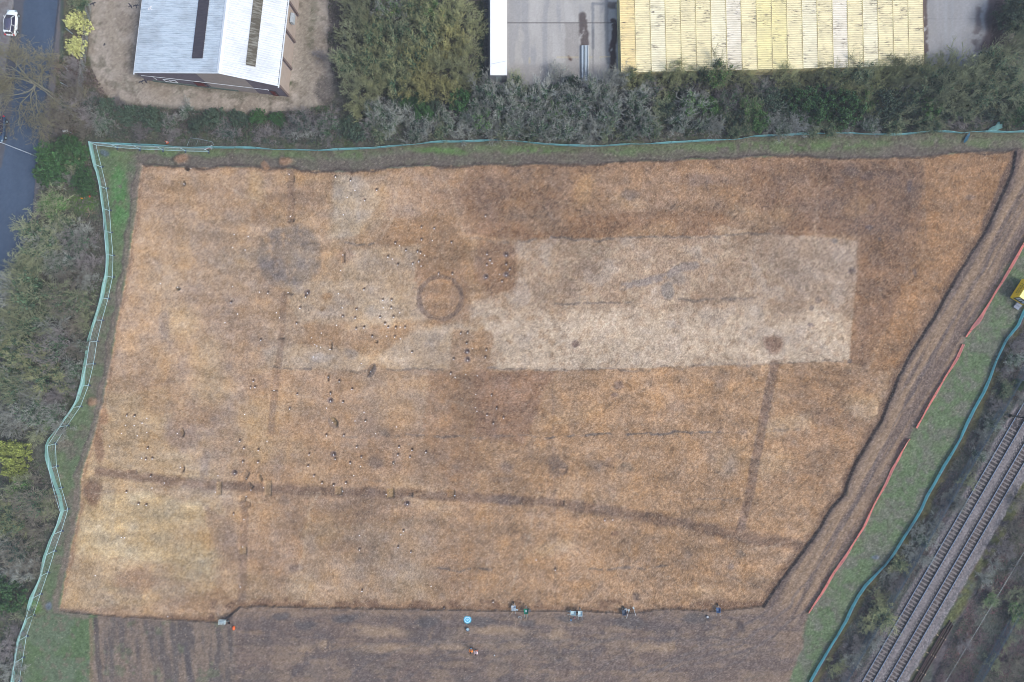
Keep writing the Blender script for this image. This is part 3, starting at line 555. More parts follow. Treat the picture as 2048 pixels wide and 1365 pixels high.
def stones(thr, c, sc):
    def fn(n, pos, out):
        v = N(n, 'ShaderNodeTexVoronoi'); v.inputs['Scale'].default_value = sc; n.links.new(pos, v.inputs['Vector'])
        sep = N(n, 'ShaderNodeSeparateColor'); n.links.new(v.outputs['Color'], sep.inputs[0])
        return mix(n, ramp(n, sep.outputs[0], thr, thr + .02, 0, .4), out, c)
    return fn
GM = {'excavation_floor': ground_mat('soil', 4.2, .34, extra=stones(.95, rgb(208, 194, 172), 8)), 'grass_verge': ground_mat('verge', 3.0, .34, extra=stones(.982, rgb(190, 180, 160), 5)),
      'dirt_track': ground_mat('tracked_soil', 3.4, .22, extra=stones(.97, rgb(190, 170, 150), 5)), 'road': ground_mat('asphalt', 9, .07, .8), 'pavement': ground_mat('paving', 7, .12), 'gravel_yard': ground_mat('gravel', 7, .14, extra=stones(.95, rgb(196, 186, 170), 8)),
      'concrete_yard': ground_mat('concrete', 4, .08), 'railway_ballast': ground_mat('ballast', 4.0, .38, extra=stones(.85, rgb(186, 178, 180), 5)), 'ground': ground_mat('scrub_ground', 2.6, .36)}
REG = np.zeros(PX.shape, np.int8); names = ['ground', 'grass_verge', 'dirt_track', 'excavation_floor', 'gravel_yard', 'concrete_yard', 'pavement', 'road', 'railway_ballast']
for i, mk in ((1, sB), (2, (trk > .5)), (3, inE), (4, gB), (5, cB), (6, pB), (7, rB), (8, bB)): REG[mk] = i
edge = np.minimum.reduce([PX - gx[0], gx[-1] - PX, PY - gy[0], gy[-1] - PY]); Z *= np.clip(edge / 20, 0, 1)
ny, nx = PX.shape
VX = (PX - 1024) * S; VY = (682.5 - PY) * S; V = np.stack([VX, VY, Z], -1).reshape(-1, 3)
idx = np.arange(nx * ny).reshape(ny, nx); Q = np.stack([idx[1:, :-1], idx[1:, 1:], idx[:-1, 1:], idx[:-1, :-1]], -1).reshape(-1, 4)
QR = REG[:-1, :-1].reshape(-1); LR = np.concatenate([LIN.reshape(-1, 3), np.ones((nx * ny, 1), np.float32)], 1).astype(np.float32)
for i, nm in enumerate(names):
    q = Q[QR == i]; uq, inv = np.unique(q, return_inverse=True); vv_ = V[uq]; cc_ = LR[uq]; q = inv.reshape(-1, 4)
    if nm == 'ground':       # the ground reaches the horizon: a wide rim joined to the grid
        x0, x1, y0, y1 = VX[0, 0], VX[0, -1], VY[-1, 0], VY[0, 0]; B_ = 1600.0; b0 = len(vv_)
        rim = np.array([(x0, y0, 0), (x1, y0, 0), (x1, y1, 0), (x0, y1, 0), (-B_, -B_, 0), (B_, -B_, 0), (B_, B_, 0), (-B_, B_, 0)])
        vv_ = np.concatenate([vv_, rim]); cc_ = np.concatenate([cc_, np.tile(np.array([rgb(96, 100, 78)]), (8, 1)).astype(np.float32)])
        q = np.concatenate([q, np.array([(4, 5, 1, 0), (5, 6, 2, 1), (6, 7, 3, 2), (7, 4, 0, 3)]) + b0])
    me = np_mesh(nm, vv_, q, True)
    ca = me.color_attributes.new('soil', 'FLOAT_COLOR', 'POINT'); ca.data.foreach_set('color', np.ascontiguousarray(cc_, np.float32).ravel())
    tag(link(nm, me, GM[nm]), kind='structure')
def gz(px, py):
    i = int(round((px - gx[0]) / STEP)); j = int(round((py - gy[0]) / STEP))
    if 0 <= i < nx and 0 <= j < ny: return float(Z[j, i])
    return 0.0

# ================================================================== BUILT THINGS
M_white = simple('white_paint', rgb(226, 234, 240, .78), .5, 0, .06, .6)
M_dark = simple('dark_metal', rgb(60, 60, 66), .5, .3); M_black = simple('black_plastic', rgb(34, 36, 42), .5)
M_teal = objcolor('teal_sheet', .55, .12, 1.2, 0, None, .3)
M_galv = simple('galvanised_steel', rgb(176, 198, 206, .7), .45, .4, .1, 2)
M_wood = simple('pale_wood', rgb(196, 176, 146), .8); M_rust = simple('rusty_steel', rgb(84, 62, 60), .7, .2, .3, 8)
M_conc = simple('grey_concrete', rgb(150, 150, 150), .9); M_red = simple('red_paint', rgb(116, 30, 34), .55); M_rubber = simple('rubber', rgb(34, 34, 36), .8)
M_orange = simple('orange_plastic', rgb(240, 110, 50, .7), .5); M_blue = simple('blue_plastic', rgb(50, 130, 210, .7), .5); M_glass = simple('dark_glass', rgb(62, 60, 84), .25, 0, .1, 1, .6)

def see_through(m, f=.5):
    n = m.node_tree; b = n.nodes['Principled BSDF']; out = n.nodes['Material Output']; t = n.nodes.new('ShaderNodeBsdfTranslucent'); mx = n.nodes.new('ShaderNodeMixShader'); mx.inputs[0].default_value = f
    src = b.inputs['Base Color']
    if src.is_linked: n.links.new(src.links[0].from_socket, t.inputs[0])
    else: t.inputs[0].default_value = src.default_value
    fin = None
    n.links.new(b.outputs[0], mx.inputs[1]); n.links.new(t.outputs[0], mx.inputs[2])
    if b.inputs['Alpha'].is_linked:
        tr = n.nodes.new('ShaderNodeBsdfTransparent'); m2 = n.nodes.new('ShaderNodeMixShader'); n.links.new(b.inputs['Alpha'].links[0].from_socket, m2.inputs[0]); n.links.remove(b.inputs['Alpha'].links[0])
        n.links.new(tr.outputs[0], m2.inputs[1]); n.links.new(mx.outputs[0], m2.inputs[2]); mx = m2
    n.links.new(mx.outputs[0], out.inputs[0])
see_through(M_teal, .55)
# ---- farm shed, top left
def farm_shed():
    B0, B1 = P(293, 161), P(575.5, 194); W = (B1 - B0).length; L = 26.0
    t = empty('metal_shed', B0, math.atan2(B1.y - B0.y, B1.x - B0.x))
    tag(t, 'large shed with white ribbed metal roof, dark skylight strips and red doors', 'shed')
    RX = .655 * W; ZL, ZR, ZT = 3.3, 5.0, 7.5
    wl = MB(); wl.add([(0,0,-.3),(W,0,-.3),(W,0,ZR),(RX,0,ZT),(0,0,ZL),(0,L,-.3),(W,L,-.3),(W,L,ZR),(RX,L,ZT),(0,L,ZL)],
        [(0,1,2,3,4),(9,8,7,6,5),(0,4,9,5),(1,6,7,2)])
    wl.build('wall', simple('brick_wall', rgb(126, 116, 126), .9, 0, .15, 2), t)
    pm = simple('pale_render', rgb(178, 166, 158), .9, 0, .08, 1)
    xa, xb = .47 * W, .797 * W; za = ZL + (ZT - ZL) * xa / RX - .03; zb = ZT - (ZT - ZR) * (xb - RX) / (W - RX) - .03
    g = MB(); y = -.02
    g.add([(xa,y,0),(xb,y,0),(xb,y,zb),(RX,y,ZT-.03),(xa,y,za),(xa,.05,0),(xb,.05,0),(xb,.05,zb),(RX,.05,ZT-.03),(xa,.05,za)],
        [(0,1,2,3,4),(0,4,9,5),(1,6,7,2),(0,5,6,1)]); g.build('gable_panel', pm, t)
    e = MB()
    for k in range(6): e.box((W + .02, k * 4.35 + 2.05, 2.45), (.06, 4.1, 4.9))
    e.build('side_panel', simple('beige_cladding', rgb(190, 176, 164), .85, 0, .08, 1), t)
    pl = MB().box((RX * .5 + .6, -.06, .25), (RX - 1.2, .1, .5)).build('plinth', simple('mossy_plinth', rgb(108, 124, 116), .9), t)
    for k in range(6): MB().box((W + .12, k * 4.35 + .15, 2.4), (.22, .34, 4.8)).build('wall_post', simple('brown_post', rgb(128, 112, 108), .8), t)
    for x0, x1, h in ((.375 * W, .448 * W, 2.1), (.905 * W, .94 * W, 2.1)):
        d = MB().box(((x0 + x1) / 2, -.05, h / 2), (x1 - x0, .08, h)).build('door', M_red, t)
        f = MB().box((x0 - .04, -.05, h / 2), (.08, .12, h + .1)).box((x1 + .04, -.05, h / 2), (.08, .12, h + .1)).box(((x0 + x1) / 2, -.05, h + .05), (x1 - x0, .12, .1)).build('door_frame', M_dark, d)
        MB().box((x1 - .15, -.12, 1.0), (.12, .06, .04)).build('handle', M_galv, d)
    w_ = MB().box((.2 * W, -.06, 1.35), (1.9, .1, .9)).build('window', M_glass, t); f = MB()
    for dx in (-.95, 0, .95): f.box((.2 * W + dx, -.12, 1.35), (.08, .06, 1.0))
    for dz in (-.47, .47): f.box((.2 * W, -.12, 1.35 + dz), (2.0, .06, .08))
    f.build('frame', M_white, w_)
    c = MB().path([(.02 * W, -.1, 2.35), (.1 * W, -.1, 2.45), (.3 * W, -.1, 2.55), (.5 * W, -.1, 2.6), (.9 * W, -.1, 2.6)], .035)
    c.tube((.1 * W, -.1, 2.4), (.1 * W, -.1, 1.2), .04).tube((.9 * W, -.1, 2.6), (.9 * W, -.1, 2.2), .04); c.build('conduit_pipe', M_white, t)
    MB().box((W + .45, 11.2, 3.0), (.5, 1.5, .9)).build('air_unit', simple('unit_casing', rgb(190, 200, 206), .5), t, bevel=.03)
    # ribbed roof: rib profile along the length
    def slope(x0, z0, x1, z1, mat):
        ys = []; zz = []; y0, y1 = -.1, L + .3; pitch = .333; n_ = int((y1 - y0) / pitch)
        for i in range(n_):
            b = y0 + i * pitch
            for dy, dz in ((0, 0), (.20, 0), (.235, .05), (.30, .05)): ys.append(b + dy); zz.append(dz)
        m_ = len(ys); nn = 12; vs = []; fs = []
        for j in range(nn + 1):
            k = j / nn; x = x0 + (x1 - x0) * k; z = z0 + (z1 - z0) * k
            vs += [(x, ys[i], z + zz[i]) for i in range(m_)]
        q = []
        for j in range(nn):
            for i in range(m_ - 1): a = j * m_ + i; q.append((a, a + 1, a + m_ + 1, a + m_))
        vs = np.array(vs); q = np.array(q)
        if x1 < x0: q = q[:, ::-1]
        q = q[:, ::-1]; lo = vs - np.array([0, 0, .04]); q2 = q[:, ::-1] + len(vs)
        return link('roof', np_mesh('roof', np.concatenate([vs, lo]), np.concatenate([q, q2])), mat, t)
    def roofmat(name, c, dirty):
        m, n, b = mat_new(name, .42, 0, .4); tc = N(n, 'ShaderNodeTexCoord')
        mp = N(n, 'ShaderNodeMapping'); mp.inputs['Scale'].default_value = (.35, 5, 1); n.links.new(tc.outputs['Object'], mp.inputs[0])
        f = noise(n, mp.outputs[0], 1.0, 4, .7); o_ = mix(n, ramp(n, f, .48, .7, 0, dirty), c, rgb(126, 144, 160))
        sp = N(n, 'ShaderNodeSeparateXYZ'); n.links.new(tc.outputs['Object'], sp.inputs[0])
        f2 = noise(n, tc.outputs['Object'], .25, 3); o_ = mix(n, ramp(n, f2, .45, .62, 0, dirty * .6), o_, rgb(170, 178, 186))
        n.links.new(o_, b.inputs['Base Color']); return m
    sl = (ZT - ZL) / RX; o1 = slope(-.15, ZL - .15 * sl + .06, RX, ZT + .06, roofmat('roof_sheet_left', rgb(208, 222, 232, .84), .6))
    sr = (ZT - ZR) / (W - RX); o2 = slope(W + .15, ZR - .15 * sr + .06, RX, ZT + .06, roofmat('roof_sheet_right', rgb(222, 228, 232, .8), .3))
    rm = MB(); rm.add([(RX - .35, -.14, ZT - .35 * sl + .14), (RX, -.14, ZT + .18), (RX + .35, -.14, ZT - .35 * sr + .14), (RX - .35, L + .35, ZT - .35 * sl + .14), (RX, L + .35, ZT + .18), (RX + .35, L + .35, ZT - .35 * sr + .14)],
        [(0, 1, 4, 3), (1, 2, 5, 4)]); rm.build('ridge_cap', M_white, t)
    def strip(name, x0, x1, z0, z1, ya, yb, mat, par, lift=.13):
        a, b = x0, x1; s = MB(); s.add([(a,ya,z0),(b,ya,z1),(b,yb,z1),(a,yb,z0)] + [(a,ya,z0+lift),(b,ya,z1+lift),(b,yb,z1+lift),(a,yb,z0+lift)],
            [(4,5,6,7),(0,1,5,4),(1,2,6,5),(2,3,7,6),(3,0,4,7)] if x1 > x0 else [(7,6,5,4),(4,5,1,0),(5,6,2,1),(6,7,3,2),(7,4,0,3)]); return s.build(name, mat, par)
    xx = [(.68 * (RX + .35) - .35), (.80 * (RX + .35) - .35)]; zf = lambda x: ZL + x * sl
    def skymat(name, c, c2):
        m, n, b = mat_new(name, .5); tc = N(n, 'ShaderNodeTexCoord'); mp = N(n, 'ShaderNodeMapping'); mp.inputs['Scale'].default_value = (.6, 4, 1); n.links.new(tc.outputs['Object'], mp.inputs[0])
        n.links.new(mix(n, ramp(n, noise(n, mp.outputs[0], 1.2, 4), .45, .62), c, c2), b.inputs['Base Color']); return m
    for (ya, yb) in ((2.1, L),): strip('skylight', xx[0], xx[1], zf(xx[0]) + .06, zf(xx[1]) + .06, ya, yb, skymat('skylight_purple', rgb(74, 68, 78), rgb(88, 82, 88)), o1)
    zr = lambda x: ZR + (W - x) * sr; xs_ = [RX + .42 * (W + .35 - RX), RX + .575 * (W + .35 - RX)]
    strip('skylight', xs_[0], xs_[1], zr(xs_[0]) + .06, zr(xs_[1]) + .06, 2.0, L, skymat('skylight_brown', rgb(92, 86, 72), rgb(150, 150, 140)), o2)
    # edge trims and gutters
    v = MB()
    for (x0, z0, x1, z1) in ((-.2, ZL - .2 * sl, RX, ZT), (RX, ZT, W + .2, ZR - .2 * sr)):
        s_ = (z1 - z0) / (x1 - x0)
        v.add([(x0,-.16,z0+.02),(x1,-.16,z1+.02),(x1,-.04,z1+.02),(x0,-.04,z0+.02),(x0,-.16,z0+.17),(x1,-.16,z1+.17),(x1,-.04,z1+.17),(x0,-.04,z0+.17)], [(4,5,6,7),(0,1,5,4),(2,3,7,6),(0,4,7,3),(1,2,6,5),(3,2,1,0)])
    v.build('barge_board', M_white, t)
    MB().box((-.22, L / 2, ZL - .1), (.14, L + .7, .12)).build('gutter', M_white, t); MB().box((W + .24, L / 2, ZR - .1), (.16, L + .7, .14)).build('gutter', M_white, t)
    MB().box((W + .15, L / 2, ZR + .02), (.05, L + .5, .05)).build('gutter_lip', M_dark, t)
    return t
farm_shed()

# ---- yellow shipping containers in one long row, top right
def rustmat():
    m, n, b = mat_new('container_paint', .55, 0, .35); oi = N(n, 'ShaderNodeObjectInfo'); tc = N(n, 'ShaderNodeTexCoord')
    ad = N(n, 'ShaderNodeVectorMath', operation='ADD'); sc = N(n, 'ShaderNodeVectorMath', operation='SCALE'); sc.inputs[0].default_value = (37, 91, 11)
    n.links.new(oi.outputs['Random'], sc.inputs['Scale']); n.links.new(tc.outputs['Object'], ad.inputs[0]); n.links.new(sc.outputs[0], ad.inputs[1])
    mp = N(n, 'ShaderNodeMapping'); mp.inputs['Scale'].default_value = (.45, 3.2, 1); n.links.new(ad.outputs[0], mp.inputs[0])
    f = noise(n, mp.outputs[0], 1.6, 5, .8); fm = noise(n, ad.outputs[0], .45, 2)
    mu = N(n, 'ShaderNodeMath', operation='MULTIPLY'); n.links.new(ramp(n, f, .52, .6, 0, 1), mu.inputs[0]); n.links.new(ramp(n, fm, .46, .6, .12, .95), mu.inputs[1])
    base = mix(n, mu.outputs[0], oi.outputs['Color'], rgb(92, 84, 82))
    f2 = noise(n, ad.outputs[0], 7, 3); base = mix(n, ramp(n, f2, .66, .72, 0, .7), base, rgb(112, 84, 62))
    f3 = noise(n, ad.outputs[0], .5, 2); base = mix(n, ramp(n, f3, .4, .7, 0, .35), base, rgb(214, 206, 176))
    sp = N(n, 'ShaderNodeSeparateXYZ'); n.links.new(tc.outputs['Object'], sp.inputs[0]); gz_ = ramp(n, sp.outputs[2], 2.54, 2.58, .32, 0); base = mix(n, gz_, base, rgb(130, 112, 76))
    n.links.new(base, b.inputs['Base Color']); return m
M_cont = rustmat()
def container_row():
    zt = 2.6; a, b_ = P(1242, 145, zt), P(1849, 131, zt); a.z = b_.z = 0; d = b_ - a; n = 20; wd = d.length / n; rz = math.atan2(d.y, d.x); u = d.normalized()
    Lc = 12.19; hw = wd / 2 - .06
    proto = empty('shipping_container', a + u * wd / 2, rz)
    # ribbed roof
    def ribs(y0, y1, pitch, f):
        pts = []; k = int((y1 - y0) / pitch)
        for i in range(k):
            o = y0 + i * pitch
            for dy, h in ((0, 0), (.42, 0), (.5, 1), (.92, 1)): pts.append((o + dy * pitch, h * f))
        pts.append((y1, 0)); return pts
    pr = ribs(.15, Lc - .15, .345, .07)
    vs = []; fs = []
    for x in (-hw, hw):
        vs += [(x, y, zt - .06 + z) for y, z in pr]
    m_ = len(pr); fs = [(i, i + m_, i + m_ + 1, i + 1) for i in range(m_ - 1)]
    MB().add(vs, fs).box((0, .075, zt - .05), (2 * hw, .15, .1)).box((0, Lc - .075, zt - .05), (2 * hw, .15, .1)).build('roof', M_cont, proto)
    for sx in (-1, 1):
        vs = []; pr2 = ribs(.1, Lc - .1, .28, .04)
        for z in (.12, zt - .08): vs += [(sx * (hw - .045 + h), y, z) for y, h in pr2]
        m_ = len(pr2); fs = [(i, i + m_, i + m_ + 1, i + 1) if sx < 0 else (i + 1, i + m_ + 1, i + m_, i) for i in range(m_ - 1)]
        s = MB().add(vs, fs); s.box((sx * hw, Lc / 2, .06), (.09, Lc, .16)).box((sx * hw, Lc / 2, zt - .05), (.05, Lc, .10)); s.build('side_wall', M_cont, proto)
    for sx in (-1, 1):
        dd = MB().box((sx * hw / 2, .03, zt / 2), (hw - .06, .06, zt - .25))
        for z in (.5, 1.0, 1.5, 2.0): dd.box((sx * hw / 2, -.015, z), (hw - .2, .04, .16))
        o = dd.build('door', M_cont, proto)
        for dx in (.3, .7): MB().tube((sx * hw * dx, -.06, .2), (sx * hw * dx, -.06, zt - .2), .02, n=6).build('lock_bar', M_galv, o)
    for sx in (-1, 1):
        for y in (.04, Lc - .04): MB().box((sx * hw, y, zt / 2), (.12, .14, zt)).build('corner_post', M_cont, proto)
    MB().box((0, Lc, zt / 2), (2 * hw, .05, zt - .1)).build('end_wall', M_cont, proto)
    MB().box((hw + .06, Lc / 2, zt - .05), (.11, Lc - .1, .06)).build('seam_strip', simple('seam_rust', rgb(128, 98, 68), .8, 0, .4, 3), proto)
    pal = {'y': (250, 240, 196), 'c': (250, 244, 212), 'w': (246, 240, 222), 'o': (250, 230, 172), 'Y': (250, 240, 180)}
    seq = 'oywyowcwyyYcwywyyyyc'; seq = 'oycyyycwyYYycywycyyyw'[:20]
    desc = {'y': 'pale yellow', 'c': 'cream', 'w': 'whitish', 'o': 'deep yellow', 'Y': 'bright yellow'}
    ords = ['leftmost', 'second from the left', 'third from the left', 'fourth from the left', 'fifth from the left', 'sixth from the left', 'seventh from the left', 'eighth from the left', 'ninth from the left', 'tenth from the left',
            'tenth from the right', 'ninth from the right', 'eighth from the right', 'seventh from the right', 'sixth from the right', 'fifth from the right', 'fourth from the right', 'third from the right', 'second from the right', 'rightmost']
    for i in range(n):
        o = proto if i == 0 else copy_tree(proto); p = a + u * wd * (i + .5); o.location = (p.x, p.y, 0)
        o.location += Vector((-u.y, u.x, 0)) * random.uniform(-.06, .06)
        tag(o, '%s ribbed shipping container with rust streaks, %s in the row' % (desc[seq[i]], ords[i]), 'container', 'shipping containers in a long row')
        for ch in o.children:
            ch.color = rgb(*pal[seq[i] if ch.name.startswith('roof') else 'Y'], k=.84)
            for g in ch.children: g.color = ch.color
container_row()

# ---- long white box cabin beside the yard
def white_cabin():
    zt = 2.9; a, b_ = P(980, 150, zt), P(1014, 150, zt); wd = b_.x - a.x; L = 13.5
    t = empty('site_cabin', ((a.x + b_.x) / 2, a.y, 0)); tag(t, 'long white flat-roofed box cabin on the edge of the grey concrete yard', 'cabin')
    MB().box((0, L / 2, 1.35), (wd - .1, L, 2.7)).build('wall', simple('cabin_wall', rgb(170, 176, 186), .7), t)
    r = MB().box((0, L / 2, 2.8), (wd, L + .1, .2)); r.build('roof', simple('cabin_roof', rgb(236, 240, 244, .85), .5, 0, .03, .4), t, bevel=.05)
    MB().box((0, 1.9, 2.915), (wd - .06, .03, .03), rz=.2).build('roof_seam', M_galv, t)
    MB().box((0, -.03, 1.1), (.9, .06, 2.0)).build('door', M_galv, t)
    MB().box((wd / 2 - .02, 5, 1.6), (.06, 1.2, .8)).build('window', M_glass, t)
white_cabin()
def trough():
    z = .45; a, b_ = P(1163.5, 162, z), P(1177, 162, z); L = (P(1163, 91, z) - P(1163, 162, z)).length; w_ = b_.x - a.x
    t = empty('sheet_stack', ((a.x + b_.x) / 2, a.y, 0), .004); tag(t, 'narrow stack of white ribbed metal sheets lying on the concrete beside fallen leaves', 'metal sheets')
    m, n, b = mat_new('frosted_sheet', .4, .1, .5); tc = N(n, 'ShaderNodeTexCoord'); sp = N(n, 'ShaderNodeSeparateXYZ'); n.links.new(tc.outputs['Object'], sp.inputs[0])
    dirt = mix(n, ramp(n, noise(n, tc.outputs['Object'], 6, 4), .42, .58), rgb(206, 222, 232, .78), rgb(120, 130, 150)); k = ramp(n, sp.outputs[1], 1.2, 2.8, 1, 0)
    n.links.new(mix(n, k, rgb(206, 222, 232, .78), dirt), b.inputs['Base Color'])
    prof = []; nr = 5
    for i in range(nr):
        o = -w_ / 2 + i * w_ / nr
        for dx, h in ((0, 0), (.35, 0), (.5, .07), (.8, .07)): prof.append((o + dx * w_ / nr, h))
    prof.append((w_ / 2, 0))
    vs = [(x, y, .38 + h) for y in (0, L) for x, h in prof]; m_ = len(prof); s = MB().add(vs, [(i, i + 1, i + m_ + 1, i + m_) for i in range(m_ - 1)])
    s.build('top_sheet', m, t); MB().box((0, L / 2, .2), (w_ - .1, L - .05, .36)).build('lower_sheets', M_galv, t)
    for y in (.6, L / 2, L - .6): MB().box((0, y, .02), (w_ + .1, .12, .08)).build('batten', M_wood, t)
trough()

# ---- sheet and mesh barriers
def resample(pts, step):
    out = [Vector(pts[0])]
    for a, b in zip(pts[:-1], pts[1:]):
        a, b = Vector(a), Vector(b); n_ = max(1, int((b - a).length / step))
        for i in range(1, n_ + 1): out.append(a.lerp(b, i / n_))
    return out
def barrier(name, pts, h, label, cat, colr, mat, seed, lean=.06, stake=3.3, hvar=.25, thick=.02, bulge=None, group=None, post_mat=None):
    r = random.Random(seed); line = resample([P(x, y, h * .5).xy for x, y in pts], .35); n_ = len(line)
    c0 = line[n_ // 2]; t = empty(name, (c0.x, c0.y, 0)); tag(t, label, cat, group)
    ph = [r.uniform(0, 6.28) for _ in range(5)]; vs = []; rows = 5; s_len = 0; info = []
    for i, p in enumerate(line):
        d = (line[min(i + 1, n_ - 1)] - line[max(i - 1, 0)]).normalized(); nrm = Vector((-d.y, d.x))
        s_len = i * .35; wv = .5 * math.sin(s_len * .52 + ph[0]) + .3 * math.sin(s_len * 1.13 + ph[1]) + .2 * math.sin(s_len * .21 + ph[2])
        hh = h * (1 + hvar * wv); le = lean * (math.sin(s_len * .37 + ph[3]) + .6 * math.sin(s_len * .9 + ph[4])); sag = .04 * math.sin(s_len * 2.4 + ph[1])
        if bulge:
            for (bx, by, amt, rad) in bulge:
                q = P(bx, by).xy; k = math.exp(-((p - q).length / rad) ** 2); le += amt * k
        info.append((p, nrm, hh, le))
        for j in range(rows):
            k = j / (rows - 1); off = le * k * k + sag * math.sin(k * 3.14)
            q = p + nrm * (off + thick / 2); vs.append((q.x - c0.x, q.y - c0.y, hh * k - .05 * (k == 0)))
    m_ = len(vs)
    for i, (p, nrm, hh, le) in enumerate(info):
        for j in range(rows):
            v = vs[i * rows + j]; vs.append((v[0] - nrm.x * thick, v[1] - nrm.y * thick, v[2]))
    q = []
    for i in range(n_ - 1):
        for j in range(rows - 1):
            a = i * rows + j; q.append((a, a + 1, a + rows + 1, a + rows)); b = a + m_; q.append((b, b + rows, b + rows + 1, b + 1))
        a = i * rows + rows - 1; q.append((a, a + m_, a + m_ + rows, a + rows))
    o = link('sheet', np_mesh('sheet', np.array(vs), np.array(q), True), mat, t); o.color = rgb(*colr, k=.85)
    # rolled hem along the top edge
    hm = MB(); top = [(vs[i * rows + rows - 1][0], vs[i * rows + rows - 1][1], vs[i * rows + rows - 1][2]) for i in range(0, n_, 2)]
    hm.path(top, .03, 4); ho = hm.build('top_hem', mat, t, True); ho.color = rgb(*[min(255, c + 22) for c in colr], k=.85)
    k = int(stake / .35)
    for i in range(0, n_, k):
        p, nrm, hh, le = info[i]; x, y = p.x - c0.x - nrm.x * .05, p.y - c0.y - nrm.y * .05
        MB().tube((x, y, -.1), (x + nrm.x * le, y + nrm.y * le, hh + .12), .022, n=6).build('stake', post_mat or M_dark, t)
    return t
barrier('sheet_fence', BAND_L, .75, 'low pale teal sheet fence winding down the left side of the dig by the trees', 'fence', (172, 222, 216), M_teal, 3, .10, 3.4)
barrier('sheet_fence', BAND_T, .72, 'low teal sheet fence running along the top of the dig below the hedge', 'fence', (150, 212, 216), M_teal, 5, .10, 3.2)
barrier('sheet_fence', BAND_R, .6, 'low turquoise sheet fence along the railway side of the grass', 'fence', (150, 214, 224), M_teal, 8, .05, 3.4, .15)
# orange mesh barrier: real netting
def netmat():
    m, n, b = mat_new('orange_net', .6); tc = N(n, 'ShaderNodeTexCoord'); b.inputs['Base Color'].default_value = rgb(252, 190, 178, 1.0)
    v = N(n, 'ShaderNodeTexVoronoi'); v.feature = 'DISTANCE_TO_EDGE'; v.inputs['Scale'].default_value = 14; n.links.new(tc.outputs['Object'], v.inputs['Vector'])
    n.links.new(ramp(n, v.outputs['Distance'], .16, .2, 1, .6), b.inputs['Alpha']); return m
M_net = netmat(); see_through(M_net, .5)
barrier('mesh_barrier', OR_A, .5, 'orange mesh barrier with a wide sagging end, next to the yellow cabin', 'barrier', (232, 122, 112), M_net, 11, .10, 2.4, .3, .012, [(1952, 645, .5, 1.6)], 'orange mesh barriers beside the haul road')
barrier('mesh_barrier', OR_B, .5, 'orange mesh barrier in the middle stretch of the haul road edge', 'barrier', (232, 122, 112), M_net, 12, .10, 2.4, .3, .012, None, 'orange mesh barriers beside the haul road')
barrier('mesh_barrier', OR_C, .5, 'longest orange mesh barrier, running down to the bottom of the haul road', 'barrier', (232, 122, 112), M_net, 14, .10, 2.4, .3, .012, [(1812, 890, -.35, 1.5)], 'orange mesh barriers beside the haul road')
